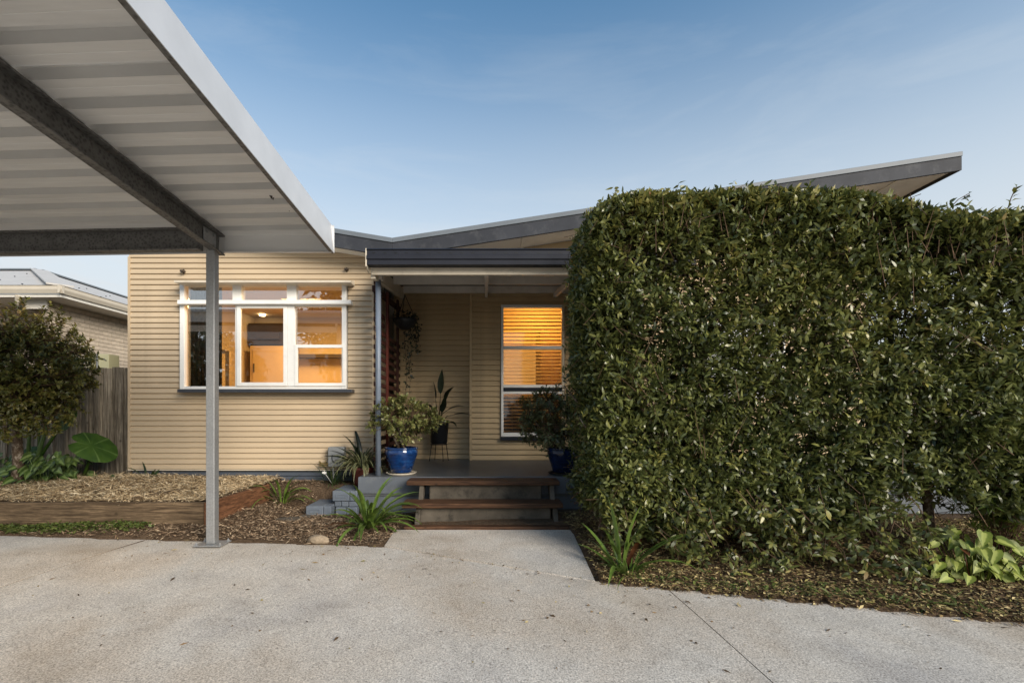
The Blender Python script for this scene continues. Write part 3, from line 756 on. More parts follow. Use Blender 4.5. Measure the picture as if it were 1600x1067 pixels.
# --- butterfly roof
FY = 5.6
VX, VZ = PX(613, FY), PZ(372, FY)
LX, LZ = -5.3, VZ + (-VX * 0 + (VX + 5.3) * 0.165)
RX, RZ = PX(1503, FY), PZ(237, FY)
BYK = 15.0
def fline(dz0, dz1, y0, y1, xa, za, xb, zb_, m=None):
    m = m or MB()
    m.hexa([(xa, y0, za + dz0), (xb, y0, zb_ + dz0), (xb, y1, zb_ + dz0), (xa, y1, za + dz0), (xa, y0, za + dz1), (xb, y0, zb_ + dz1), (xb, y1, zb_ + dz1), (xa, y1, za + dz1)]); return m
roof = fline(-.05, -.012, FY + .03, BYK, VX, VZ, RX - .02, RZ).build('roof', M['cap'], house)
fline(-.05, -.012, FY + .03, BYK, LX, LZ, VX, VZ).build('roof_sheet', M['cap'], roof)
for (xa, za, xb, zb2) in ((LX, LZ, VX - .001, VZ), (VX, VZ, RX, RZ)):
    fline(-.215, -.056, FY, FY + .03, xa, za, xb, zb2).build('fascia', M['fascia'], roof, bevel=.003)
    fline(-.055, 0, FY - .012, FY + .10, xa, za, xb, zb2).build('capping', M['cap'], roof, bevel=.004)
    fline(-.185, -.17, FY + .031, BYK, xa, za, xb - .03, zb2).build('soffit', M['soffit'], roof)
m = MB(); m.box(RX - .03, RX, FY + .031, BYK, RZ - .215, RZ - .02); m.build('fascia', M['fascia'], roof)
for xx in (PX(820, FY), PX(1010, FY), PX(1200, FY), PX(1415, FY)):
    zz = VZ + (RZ - VZ) * (xx - VX) / (RX - VX) - .187
    fline(-.012, -.001, FY + .032, BYK, xx - .02, zz - .003, xx + .02, zz + .003).build('soffit_batten', M['soffit'], roof)
# upper gable wall over the porch and the hidden right wing
UY = 6.08
SX1 = RX - .75
m = MB()
zrf = lambda x: VZ + (RZ - VZ) * (x - VX) / (RX - VX) - .19
m.prism([(HX1 + .02, 2.90), (SX1, 2.90), (SX1, zrf(SX1)), (VX, zrf(VX)), (HX1 + .02, VZ + .03 - .19)], 'y', UY, UY + .1)
up = m.build('upper_wall', M['cream_old'], house)
m = MB(); m.box(1.95, SX1, UY + .001, UY + .1, .3, 2.895); m.box(SX1 - .1, SX1, UY + .101, 14, .3, 3.6); m.box(1.95, 2.05, UY + .101, RYR, .3, 2.9)
m.box(HX0, HX0 + .1, WY + .111, 14, .1, 3.5); m.box(HX0 + .1, SX1 - .1, 13.9, 14, .1, 3.0)
wing = m.build('wing_wall', M['cream_old'], house)
boards(wing, bm2, pp, 1.95, SX1, UY, .42, 3.2, [(2.75, 3.75, 1.3, 2.25)])
m = MB(); m.box(2.75, 3.75, UY - .03, UY - .002, 1.3, 1.35); m.box(2.75, 3.75, UY - .03, UY - .002, 2.2, 2.25); m.box(2.75, 2.8, UY - .03, UY - .002, 1.35, 2.2); m.box(3.7, 3.75, UY - .03, UY - .002, 1.35, 2.2); m.box(3.23, 3.27, UY - .03, UY - .002, 1.35, 2.2)
ww = m.build('window', M['white'], house)
m = MB(); m.box(2.8, 3.7, UY - .02, UY - .012, 1.35, 2.2); m.build('pane', M['sheer'], ww)

# --- porch: floor slab, post, roof
SL0, SL1, SF, SZ = -1.395, 1.07, 5.28, 0.418
m = MB(); m.box(SL0, SL1, SF, RYL, .20, SZ); m.box(SL1, 2.0, 5.9, RYL, .20, SZ - .003)
pf = m.build('porch_floor', M['slab_top'], house, bevel=.008)
m = MB(); m.box(SL0 - .004, SL1 + .004, SF - .012, SF - .001, .235, SZ - .004); m.build('slab_edge', M['slab'], pf, bevel=.004)
m = MB(); m.box(SL0 + .02, SL1 - .02, SF + .006, SF + .2, -.1, .199); m.build('footing', M['slab'], pf)
m = MB(); m.box(SL0 - .006, SL0 - .001, SF - .012, WY, .1, SZ - .004); m.build('slab_edge', M['slab'], pf)
pxp = PX(591, 5.4)
m = MB(); m.tube([(pxp, 5.4, SZ), (pxp, 5.4, 2.60)], .031, 16); post = m.build('porch_post', M['postpaint'], house, smooth=False)
for p_ in post.data.polygons: p_.use_smooth = len(p_.vertices) == 4
m = MB(); m.box(pxp - .05, pxp + .05, 5.35, 5.45, 2.601, 2.66); m.build('post_cap', M['porchwood'], post)
GYF = 5.05
gx0, gx1 = PX(573, GYF), 2.2
gzt, gzb = PZ(388, GYF), PZ(413, GYF)
m = MB()
h = gzt - gzb
prof = [(GYF + .005, gzt), (GYF - .012, gzt - .012), (GYF + .002, gzt - .024), (GYF + .002, gzt - .066), (GYF - .010, gzt - .074), (GYF - .010, gzt - .112), (GYF + .004, gzt - .120), (GYF + .006, gzb), (GYF + .12, gzb), (GYF + .12, gzt - .02), (GYF + .115, gzt - .02), (GYF + .115, gzb + .006), (GYF + .012, gzb + .006), (GYF + .012, gzt)]
m.prism(prof, 'x', gx0, gx1)
proof = m.build('porch_roof', M['gutter'], house)
m = MB(); k = 0
xx = gx0 + .06
while xx < gx1:
    m.box(xx, xx + .03, GYF - .0015, GYF + .0035, gzt - .050, gzt - .043); xx += .115
m.build('gutter_slots', M['blackplastic'], proof)
m = MB(); m.prism([(GYF + .0, gzb - .02), (GYF + .12, gzb - .06), (GYF + .12, gzt), (GYF - .0, gzt)], 'x', gx0 - .014, gx0 - .001); m.build('gutter_end', M['cream_trim'], proof)
m = MB(); m.box(gx0 + .02, gx1, GYF + .122, GYF + .15, gzb - .075, gzt - .03); m.build('fascia', M['cream_trim'], proof, bevel=.003)
rz = lambda y: 2.685 + (2.86 - 2.685) * (y - 5.3) / (7.1 - 5.3)      # underside of the porch purlins
m = MB(); m.hexa([(gx0, 5.18, rz(5.18) + .12), (2.2, 5.18, rz(5.18) + .12), (2.2, 7.06, rz(7.06) + .10), (gx0, 7.06, rz(7.06) + .10), (gx0, 5.18, rz(5.18) + .14), (2.2, 5.18, rz(5.18) + .14), (2.2, 7.06, rz(7.06) + .12), (gx0, 7.06, rz(7.06) + .12)])
m.build('roof_sheet', M['roof_under'], proof)
for y in (5.62, 6.22, 6.96):
    m = MB(); m.box(gx0 + .05, 2.2, y, y + .045, rz(y) - .0, rz(y) + .098); m.build('purlin', M['porchwood'], proof, bevel=.003)
for x in (0.0, 1.0, 2.0):
    m = MB(); m.hexa([(x - .022, 5.21, rz(5.21) - .09), (x + .022, 5.21, rz(5.21) - .09), (x + .022, 7.04, rz(7.04) - .06), (x - .022, 7.04, rz(7.04) - .06), (x - .022, 5.21, rz(5.21) - .002), (x + .022, 5.21, rz(5.21) - .002), (x + .022, 7.04, rz(7.04) - .002), (x - .022, 7.04, rz(7.04) - .002)])
    m.build('rafter', M['porchwood'], proof, bevel=.003)
x = gx0 + .03
m = MB(); m.hexa([(x - .025, 5.21, rz(5.21) - .11), (x + .025, 5.21, rz(5.21) - .11), (x + .025, 7.04, rz(7.04) - .09), (x - .025, 7.04, rz(7.04) - .09), (x - .025, 5.21, rz(5.21) + .06), (x + .025, 5.21, rz(5.21) + .06), (x + .025, 7.04, rz(7.04) + .06), (x - .025, 7.04, rz(7.04) + .06)])
m.build('rafter', M['cream_trim'], proof, bevel=.003)

# ------------------------------------------------------------------ timber steps
steps = thing('timber_steps', 'brown timber treads over stained concrete leading up to porch', 'steps', (-.04, 4.8, 0))
m = MB(); m.box(-.83, .76, 5.0, 5.265, .366, .410); m.build('tread', M['tread'], steps, bevel=.006)
m = MB(); m.box(-.834, .755, 4.74, 5.0, .180, .226); m.build('tread', M['tread'], steps, bevel=.006)
m = MB(); m.box(-.775, .775, 4.51, 4.60, -.04, .052); m.build('tread', M['tread'], steps, bevel=.006)
m = MB(); m.box(-.60, .58, 5.06, 5.26, -.05, .364); m.build('riser', M['oldconc'], steps, bevel=.01)
m = MB(); m.box(-.66, .64, 4.80, 5.058, -.05, .178); m.build('riser', M['oldconc'], steps, bevel=.01)
for sx in (-.70, .66):
    m = MB(); m.prism([(4.62, -.05), (4.78, -.05), (5.24, .364), (5.04, .364), (4.93, .178), (4.79, .178)], 'x', sx, sx + .045)
    m.build('stringer', M['oldconc'], steps, bevel=.004)

# ------------------------------------------------------------------ painted brick side steps
bs = thing('block_steps', 'low blue-grey painted brick side steps beside the porch slab', 'steps', (-1.65, 5.3, 0.05))
def brick(x0, x1, y0, y1, z0, z1, slot=False):
    m = MB(); m.box(x0, x1, y0, y1, z0, z1)
    o = m.build('brick', M['blockpaint'], bs, bevel=.008)
    if slot:
        m = MB(); cx = (x0 + x1) / 2; cz = (z0 + z1) / 2; w = (x1 - x0) * .27
        m.box(cx - w, cx + w, y0 - .004, y0 + .001, cz + .012, cz + .018); m.box(cx - w, cx + w, y0 - .004, y0 + .001, cz - .018, cz - .012); m.box(cx - w - .006, cx - w, y0 - .004, y0 + .001, cz - .018, cz + .018); m.box(cx + w, cx + w + .006, y0 - .004, y0 + .001, cz - .018, cz + .018)
        m.build('frog', M['blockpaint'], o)
for (x0, x1, z0, z1, yf) in ((-1.93, -1.66, .012, .120, 5.15), (-1.675, -1.405, .158, .268, 5.24)):
    brick(x0, x0 + .185, yf, yf + .105, z0, z1, True); brick(x0 + .189, x1 - .001, yf, yf + .105, z0, z1)
    y = yf + .108
    for k in range(5):
        brick(x0, x0 + .185, y, y + .105, z0, z1 - random.uniform(0, .003)); brick(x0 + .189, x1 - .001, y, y + .105, z0, z1 - random.uniform(0, .004)); y += .108
x = -1.655
for k, w in enumerate((.07, .075, .095)):
    brick(x, x + w, 5.255, 5.36, .095, .155); x += w + .004
x = -1.64
for k in range(2): brick(x, x + .115, 5.235, 5.34, .0, .092); x += .119
x = -1.90
for w in (.05, .18, .12): brick(x, x + w, 5.17, 5.26, -.06, .009); x += w + .004
for (x0, z0) in ((-1.86, .12), (-1.86, .178)):
    brick(x0 - .0, x0 + .20, 5.62 + .15, 5.70 + .15, z0, z0 + .055)

# ------------------------------------------------------------------ slat screen
SXX = -1.285
scr = thing('slat_screen', 'red-brown horizontal slat privacy screen beside the porch post', 'screen', (SXX, 6.3, SZ))
z = SZ + .04; k = 0
while z < 2.62:
    y1 = 7.15
    if z > 2.30: y1 = 5.78
    elif z > 2.14: y1 = 6.08
    m = MB(); m.box(SXX - .008, SXX + .008, 5.52, y1, z, z + .052); m.build('slat', M['slatwood'], scr, bevel=.003)
    z += .107; k += 1
for (y, mt) in ((5.62, 'slatwood'), (6.15, 'redpost'), (6.85, 'slatwood')):
    m = MB(); m.box(SXX + .009, SXX + .036, y - .035, y + .035, SZ + .004, rz(y) - .12); m.build('post', M[mt], scr, bevel=.003)
m = MB(); m.hexa([(SXX - .02, 5.5, 2.50), (SXX + .012, 5.5, 2.50), (SXX + .012, 7.15, 2.61), (SXX - .02, 7.15, 2.61), (SXX - .02, 5.5, 2.57), (SXX + .012, 5.5, 2.57), (SXX + .012, 7.15, 2.68), (SXX - .02, 7.15, 2.68)]); m.build('top_rail', M['slatwood'], scr)

# ------------------------------------------------------------------ meter box, tap
p = P(524, 713, WY - .1)
mb = thing('meter_box', 'grey plastic utility box with round loop behind the variegated plant', 'meter box', (p.x, WY - .02, p.z))
x0, x1, z1, z0 = PX(513, WY - .1), PX(538, WY - .1), PZ(698, WY - .1), PZ(729, WY - .1)
m = MB(); m.box(x0, x1, WY - .12, WY - .02, z0, z1); m.build('housing', M['greyplastic'], mb, bevel=.01)
m = MB(); cc = Vector(((x0 + x1) / 2 + .02, WY - .125, (z0 + z1) / 2 - .01))
m.tube([cc + Vector((math.cos(t_) * .065, 0, math.sin(t_) * .065)) for t_ in np.linspace(2.6, 6.6, 18)], .006, 6); m.build('loop', M['charcoal'], mb)
m = MB(); m.tube([(x0 + .05, WY - .07, z0), (x0 + .05, WY - .07, .2)], .012, 8); m.build('conduit', M['greyplastic'], mb)
p = P(506, 724, WY - .06)
m = MB(); m.box(p.x - .05, p.x + .05, WY - .06, WY - .03, p.z - .012, p.z + .012); m.tube([(p.x - .04, WY - .045, p.z), (p.x - .04, WY - .1, p.z + .03)], .01, 6); m.tube([(p.x + .03, WY - .045, p.z), (p.x + .03, WY - .1, p.z + .03)], .01, 6); m.box(p.x - .055, p.x + .055, WY - .085, WY - .02, p.z - .03, p.z - .02)
o = m.build('garden_tap', M['brass']); tag(o, 'small brass tap fitting low on cladding beside grey utility box', 'tap')

# ------------------------------------------------------------------ carport
KX, KM = -0.02, 0.08                                    # plan skew and fall of the carport roof
EX, EY, EZB, EZT = -1.327, 4.2, 2.51, 2.753
NY = 0.35
cport = thing('carport', 'galvanised steel carport with ribbed sheet roof on square post', 'carport', (-2.336, 4.11, 0))
edge = lambda y: EX + KX * (EY - y)
fall = lambda y: KM * (EY - y)
px_ = -2.336; pwid = .0365
m = MB(); m.box(px_ - pwid, px_ + pwid, 4.11 - pwid, 4.11 + pwid, .012, 2.50); cp = m.build('post', M['galv'], cport, bevel=.006)
m = MB(); m.box(px_ - .115, px_ + .115, 4.02, 4.20, .0015, .0118); m.build('base_plate', M['galv'], cp, bevel=.002)
for (bx, by) in ((-.1, 4.045), (.1, 4.045), (-.1, 4.175), (.1, 4.175)):
    m = MB(); m.lathe((px_ + bx, by, .0118), [(.012, 0), (.012, .008), (.006, .009), (.006, .022)], 6, False, True); m.build('bolt', M['galv'], cp)
def cbeam(a, b, h, fl, th=.012):                        # C section: web with flanges
    a = Vector(a); b = Vector(b); m = MB(); d = (b - a).normalized(); r = d.cross(Vector((0, 0, 1))).normalized()
    m.bar(a + Vector((0, 0, h / 2)), b + Vector((0, 0, h / 2)), th, h)
    for zz in (th / 2, h - th / 2): m.bar(a + Vector((0, 0, zz)) + r * (fl / 2 + th / 2 + .0005), b + Vector((0, 0, zz)) + r * (fl / 2 + th / 2 + .0005), fl, th)
    return m
BZ = 2.485
xb = lambda y: px_ + KX * (4.11 - y)
cbeam((xb(NY), NY, BZ + fall(NY) - .0), (px_, 4.20, BZ), .175, .055).build('beam', M['beam'], cport, bevel=.003)
cbeam((-7.2, 4.35, BZ + .004), (px_ - .075, 4.10, BZ + .004), .19, .06).build('beam', M['beam'], cport, bevel=.003)
m = MB(); m.box(px_ + .008, px_ + .014, 3.96, 4.14, BZ + .02, BZ + .17); cl = m.build('cleat', M['galv'], cport, bevel=.002)
for (by, bz_) in ((4.0, BZ + .05), (4.1, BZ + .05), (4.0, BZ + .14), (4.1, BZ + .14)):
    m = MB(); m.tube([(px_ + .0145, by, bz_), (px_ + .026, by, bz_)], .011, 6); m.build('bolt', M['galv'], cl)
# rear fascia flashing from beam to corner
m = MB(); m.box(px_ + .06, EX - .004, EY - .004, EY, EZB, 2.695); m.box(px_ + .06, EX - .004, EY - .03, EY - .005, EZB, EZB + .004); m.build('rear_flashing', M['sheet'], cport)
m = MB(); m.hexa([(-7.3, EY + .25 + .004, EZB + .01), (px_ + .055, EY + .004, EZB), (px_ + .055, EY + .008, EZB), (-7.3, EY + .262, EZB + .01), (-7.3, EY + .25, 2.72), (px_ + .055, EY + .004, 2.70), (px_ + .055, EY + .008, 2.70), (-7.3, EY + .262, 2.72)]); m.build('rear_flashing', M['sheet'], cport)
# barge flashing: outer face, bottom lip, top lip
def strip(fn0, fn1, th=Vector((0.004, 0, 0))):
    m = MB(); ys = np.linspace(NY, EY, 12)
    for y in ys:
        a_, b_ = Vector(fn0(y)), Vector(fn1(y)); m.v += [tuple(a_), tuple(b_), tuple(b_ - th), tuple(a_ - th)]
    for k in range(len(ys) - 1):
        q = 4 * k
        for j in range(4): m.f.append((q + j, q + (j + 1) % 4, q + 4 + (j + 1) % 4, q + 4 + j))
    m.f += [(0, 1, 2, 3), tuple(4 * (len(ys) - 1) + j for j in (3, 2, 1, 0))]
    return m
zb_ = lambda y: EZB + fall(y); zt_ = lambda y: EZT + fall(y) - .008 * (EY - y)
strip(lambda y: (edge(y), y, zb_(y)), lambda y: (edge(y) - .02, y, zt_(y))).build('barge_flashing', M['flash'], cport)
strip(lambda y: (edge(y) - .0045, y, zb_(y)), lambda y: (edge(y) - .035, y, zb_(y) + .004), Vector((0, 0, .003))).build('barge_lip', M['beam'], cport)
strip(lambda y: (edge(y) - .025, y, zt_(y) + .001), lambda y: (edge(y) - .11, y, zt_(y) + .006), Vector((0, 0, .003))).build('barge_top', M['flash'], cport)
m = MB(); m.box(EX - .16, EX + .001, EY + .001, EY + .005, EZB + .002, EZT - .0); m.build('barge_end', M['flash'], cport)
# ribbed sheets, three ribs each, ribs across
zs = lambda y: 2.665 + fall(y)
rp = .21
y1 = EY - .006; 
def sheet(y0, y1):
    m = MB(); prof = []
    y = y1
    while y > y0 + .02:
        prof += [(y, 0), (y - .004, -.004), (y - .055, 0.0), (y - .060, .002), (y - .065, 0), (y - .118, 0.0), (y - .122, .058), (y - .206, .058)]; y -= rp
    prof.append((y + .003, 0))
    xs_ = [-7.3, -5, edge(y1) - .065]
    for x in xs_:
        for (yy, dz) in prof:
            sk = -.05 * (x - EX)
            m.v.append((x, yy + sk, zs(yy) + dz))
    k = len(prof)
    for a_ in range(len(xs_) - 1):
        for j in range(k - 1): m.f.append((a_ * k + j, a_ * k + j + 1, (a_ + 1) * k + j + 1, (a_ + 1) * k + j))
    o = m.build('roof_sheet', M['sheet'], cport, fix=False)
    sol = o.modifiers.new('thick', 'SOLIDIFY'); sol.thickness = .0012
    return o
y = EY - .006
while y > NY + .1:
    sheet(y - 3 * rp, y); y -= 3 * rp
m = MB(); m.box(-7.2, -7.11, 4.30, 4.39, .0, 2.48); m.build('post', M['galv'], cport)
m = MB(); m.box(xb(NY) - .045, xb(NY) + .045, NY - .09, NY - .001, -.30, 2.75); m.build('post', M['galv'], cport)
dl = MB()
for (dx, dy) in ((425, 300), (452, 320), (466, 332), (472, 338)):
    y = (2.70 - CAMZ) * F / (HY - dy); y = y * 1.03; p = P(dx, dy, y)
    for q in range(4):
        r = Vector((random.uniform(-.012, .012), random.uniform(-.02, .02), random.uniform(-.02, .02)))
        dl.face([p + r, p + r + Vector((.012, .01, -.02)), p + r + Vector((.002, .012, -.04)), p + r + Vector((-.01, .0, -.015))])
o = dl.build('leaf_debris', M['darkinside'], cport, fix=False); o['kind'] = 'stuff'

# ------------------------------------------------------------------ raised garden bed with straw
BTZ = PZ(785, 4.55)
bed = thing('raised_garden_bed', 'low raised garden bed edged with brown timber sleepers, filled with straw', 'garden bed', (-4.5, 4.9, 0.1))
m = MB(); m.box(-7.5, -2.665, 4.55, 4.605, .06, BTZ); m.build('sleeper', M['sleeper'], bed, bevel=.006)
m = MB(); m.hexa([(-2.660, 4.535, .06), (-2.610, 4.535, .06), (-2.48, 5.52, .10), (-2.53, 5.52, .10), (-2.660, 4.535, BTZ + .004), (-2.610, 4.535, BTZ + .004), (-2.48, 5.52, BTZ + .03), (-2.53, 5.52, BTZ + .03)]); m.build('sleeper', M['sleeper_red'], bed, bevel=.006)
m = MB(); m.hexa([(-2.600, 4.75, .03), (-2.575, 4.75, .03), (-2.455, 5.54, .05), (-2.49, 5.54, .05), (-2.600, 4.75, .11), (-2.575, 4.75, .11), (-2.455, 5.54, .14), (-2.49, 5.54, .14)]); m.build('sleeper', M['sleeper_red'], bed, bevel=.006)
m = MB(); m.bar((-3.38, 4.62, BTZ + .012), (-3.0, 5.82, BTZ + .03), .05, .05); m.build('divider_board', M['sleeper'], bed)
def bed_z(x, y): 
    p = np.stack([x, y, x * 0], -1); return BTZ - .005 + .05 * sm((y - 4.6) / 1.1) + .022 * wob(p, 3.3) + .012 * wob(p, 9, 2) + .05 * np.exp(-((x + 4.05) ** 2 / .5 + (y - 5.4) ** 2 / .2))
bx_ = np.linspace(-7.45, -2.5, 110); by_ = np.linspace(4.603, 6.22, 42); BX, BYm = np.meshgrid(bx_, by_)
Xr = np.minimum(BX, -2.66 + (BYm - 4.535) * .132 )
V = np.stack([Xr, BYm, bed_z(Xr, BYm)], -1).reshape(-1, 3); V[:, 2] = np.where((V[:, 0] > HX0) & (V[:, 1] > WY - .01), .2, V[:, 2])
i = (np.arange(41)[:, None] * 110 + np.arange(109)[None]).ravel()
o = np_obj('bed_soil', V, np.stack([i, i + 1, i + 111, i + 110], 1), M['soil'], bed, smooth=True)
def slivers(n, xf, zf, L, W, lift, m, name, parent=None, tilt=.25, kind='stuff', label=None):
    x, y = xf(n); n = len(x); z = zf(x, y) + lift + np.abs(rng.normal(size=n)) * lift
    an = rng.uniform(0, 2 * np.pi, n); d = np.stack([np.cos(an), np.sin(an), rng.normal(size=n) * tilt], -1)
    nr = unit(np.stack([rng.normal(size=n) * .35, rng.normal(size=n) * .35 - .1, np.ones(n)], -1))
    V, T = leaf_arrays(np.stack([x, y, z], -1), d, nr, L * (.35 + 1.5 * rng.uniform(0, 1, n) ** 2.2), W * rng.uniform(.5, 1.7, n), .15, .05)
    o = np_obj(name, V, T, m, parent, np.repeat(rng.uniform(0, 1, n) ** 1.0, 5)); o['kind'] = kind
    return o
def straw_xy(n):
    x = rng.uniform(-6.5, -2.5, n); y = rng.uniform(4.60, 6.15, n)
    ok = (x < -2.68 + (y - 4.535) * .132) & ~((x > HX0 - .02) & (y > WY - .02)); return x[ok], y[ok]
slivers(42000, straw_xy, bed_z, .075, .006, .010, M['straw'], 'straw_mulch', bed)

# mulch and fallen leaves on the soil
def left_xy(n):
    x = rng.uniform(-6.0, -.80, n); y = edge_y(x) - .012 + rng.uniform(0, 1, n) ** .8 * 1.75
    ok = (y < 5.85) & ~((x < -2.6) & (y > 4.54)) & ~((x > -1.95) & (y > 5.15)) & ~((x > -.86) & (y > 4.0)) & (y < 5.25 + (x < -1.9) * 2); return x[ok], y[ok]
slivers(46000, left_xy, ground_z, .045, .008, .006, M['chips'], 'bark_mulch')
def right_xy(n):
    x = rng.uniform(.78, 5.2, n); y = edge_y(x) - .02 + rng.uniform(0, 1, n) ** 1.2 * 2.3
    ok = (y < 5.1) & ~((x < .84) & (y < 4.5) & (x < .76 + .05 * (y - 3.3))); return x[ok], y[ok]
slivers(60000, right_xy, ground_z, .036, .011, .006, M['litter'], 'fallen_leaf_litter', tilt=.15)
def weed_xy(n):
    cx = rng.choice([-4.6, -4.25, -3.95, -3.7, -3.45, -3.3, -4.1, -3.8, -4.4], n) + rng.normal(size=n) * .09
    y = 4.54 - np.abs(rng.normal(size=n)) * .075; ok = (y > edge_y(cx) + .01); return cx[ok], y[ok]
o = slivers(2600, weed_xy, ground_z, .026, .02, .012, M['groundcover'], 'clover_weeds', tilt=.5)
def weed2_xy(n):
    x = rng.uniform(.85, 3.0, n); y = edge_y(x) + .03 + np.abs(rng.normal(size=n)) * .12; return x, y
slivers(600, weed2_xy, ground_z, .05, .012, .01, M['groundcover'], 'green_leaf_litter', tilt=.4)

# rock and flat paving stones
def rock(name, c, r, lb, cat, mat='stone', seed=0):
    bm = bmesh.new(); bmesh.ops.create_icosphere(bm, subdivisions=3, radius=1)
    for v_ in bm.verts:
        q = np.array(v_.co)[None]; k = 1 + .16 * float(wob(q, 1.8, seed)[0]) + .06 * float(wob(q, 5, seed)[0])
        v_.co = Vector((v_.co.x * r[0] * k, v_.co.y * r[1] * k, v_.co.z * r[2] * k))
    me = bpy.data.meshes.new(name); bm.to_mesh(me); bm.free(); me.materials.append(M[mat]); o = bpy.data.objects.new(name, me); C.objects.link(o); o.location = c; tag(o, lb, cat); return o
p = P(497, 847, 4.13); rock('stone', (p.x, 4.15, .03), (.09, .06, .045), 'pale tan rounded stone at the driveway edge near strap-leaved plant', 'stone', 'stone', 3)
for (px0, py0, w, d_, lb, s_) in ((452, 811, .24, .13, 'flat mossy paving stone in mulch below the painted brick step', 1), (478, 800, .13, .10, 'small flat grey paving stone tucked against lowest painted brick', 5)):
    yy = 4.98 if s_ == 1 else 5.12; x = PX(px0, yy); rock('paving_stone', (x, yy, float(ground_z(x, yy)) + .004), (w / 1.8, d_ / 1.6, .022), lb, 'stone', 'oldconc', s_)

# ------------------------------------------------------------------ timber fence
FEY = 6.3
fence = thing('paling_fence', 'weathered grey timber paling fence between the two houses', 'fence', (-6.5, FEY, .2))
ftop = PZ(575, FEY)
x = PX(203, FEY) + .02; k = 0
while x > -9.0:
    w = random.uniform(.078, .096); off = 0.024 if k % 2 else 0.0
    m = MB(); m.box(x - w, x, FEY - off - .016, FEY - off, .1, ftop + random.uniform(-.012, .012)); o = m.build('paling', M['paling'], fence, bevel=.002)
    x -= w - .008; k += 1
for zz in (.5, 1.35): m = MB(); m.box(-9, PX(203, FEY), FEY + .001, FEY + .04, zz, zz + .07); m.build('rail', M['paling'], fence)
sf = thing('paling_fence', 'grey paling side fence added to darken gaps at the right hedge end', 'fence', (8, 6.6, 0))  # invented fence, added to keep bright background out of the hedge gaps
x = 4.95
while x < 13:
    w = random.uniform(.085, .1); m = MB(); m.box(x, x + w - .004, 6.6, 6.616, 0, 1.95 + random.uniform(-.01, .01)); m.build('paling', M['paling'], sf); x += w
p = P(163, 564, 6.9)
m = MB(); m.box(PX(152, 6.9), PX(170, 6.9), 6.9, 7.1, 1.2, PZ(553, 6.9)); o = thing('wall_box', 'pale green-beige metal box standing above the paling fence', 'utility box', (PX(155, 6.9), 7, 1.2))
m.build('front_cover', M['nbox'], o, bevel=.006)
m = MB(); m.box(PX(135, 6.95), PX(143.5, 6.95), 6.95, 7.1, 1.2, PZ(552, 6.95)); m.build('side_cover', M['nbox'], o)
m = MB(); m.box(PX(143.6, 7.0), PX(151.5, 7.0), 7.02, 7.1, 1.2, PZ(554.5, 7.0)); m.build('recess', M['darkinside'], o)
m = MB(); m.tube([(PX(152, 6.86), 6.86, 1.2), (PX(152, 6.86), 6.86, PZ(553, 6.86))], .012, 8); m.build('pipe', M['greyplastic'], o)
pts = [P(156, 561, 6.895), P(158.5, 560, 6.895), P(160.5, 561.5, 6.895), P(162.5, 560.3, 6.895), P(164, 562.6, 6.895), P(166.5, 563.2, 6.895)]
m = MB(); m.tube(pts, .006, 5); m.build('scribble_mark', M['charcoal'], o)

# ------------------------------------------------------------------ neighbour's brick house
NX, NY0 = -8.45, 9.3
nb = thing('neighbour_house', 'cream brick house with pale steel hip roof beyond the fence', 'house', (-12, 12, 0))
m = MB(); m.box(NX - .1, NX - .012, NY0, 18, .0, 3.36); m.box(-20, NX - .1, NY0 + .612, NY0 + .7, 0, 3.36)
nw = m.build('brick_wall', M['mortar'], nb)
def add_brick_mesh(lx, ly, lz):
    m = MB(); m.box(0, lx, 0, ly, 0, lz); return m
mm = add_brick_mesh(.014, .230, .076); bA = mm.build('brick', M['nbrick'], nw, bevel=.003); bme = bA.data
for o_, first in ((bA, True),):
    pass
rows = [r for r in range(40) if 1.75 < 3.33 - .086 * (r + 1) ]
first = True
for r in range(19):
    z = 3.335 - .086 * (r + 1); y = NY0 - (.12 if r % 2 else 0)
    while y < 12.1:
        L = .230
        if y < NY0: yy, sc_ = NY0, (y + L - NY0) / L
        else: yy, sc_ = y, 1.0
        if first: o = bA; first = False
        else:
            o = bpy.data.objects.new('brick', bme); C.objects.link(o); o.parent = nw
        o0 = org(nw); o.location = (NX - .012, yy, z) ; 
        o.location = Vector((NX - .012, yy, z)) - o0 + Vector(o0) * 0
        o.scale = (1, sc_, 1); y += .24
bA.data.transform(Matrix.Translation(org(nw)))          # mesh was stored relative to the house origin
mB = MB(); mB.box(0, .230, 0, .014, 0, .076); bB = mB.build('brick', M['nbrick'], nw, bevel=.003); bB.data.transform(Matrix.Translation(org(nw))); first = True
for r in range(9):
    z = 3.335 - .086 * (r + 1) - .0; x = NX - .012 - .24 - (.12 if r % 2 else 0)
    while x > -11.2:
        if first: o = bB; first = False
        else: o = bpy.data.objects.new('brick', bB.data); C.objects.link(o); o.parent = nw
        o.location = Vector((x, NY0 + .598, z)) - org(nw); x -= .24
GX_, GYc = -7.95, 9.0; gz_ = PZ(448, 9.0)
d = 5.6
Rk = (GX_ - d, GYc + d, gz_ + d * .345)
def roofquad(pts, th=.03):
    m = MB(); n_ = [Vector(p_) for p_ in pts]; m.hexa([*[p_ - Vector((0, 0, th)) for p_ in n_], *n_]); return m
nroof = roofquad([(-30, GYc, gz_), (GX_, GYc, gz_), Rk, (-30, Rk[1], Rk[2])]).build('roof', M['nroof'], nb)
roofquad([(GX_, GYc, gz_), (GX_, 26, gz_), (Rk[0], 26, Rk[2]), Rk]).build('roof_sheet', M['nroof'], nroof)
m = MB(); m.bar((GX_ - .05, GYc + .05, gz_ + .045), (Rk[0], Rk[1], Rk[2] + .03), .40, .03); m.build('hip_capping', M['nroof'], nroof)
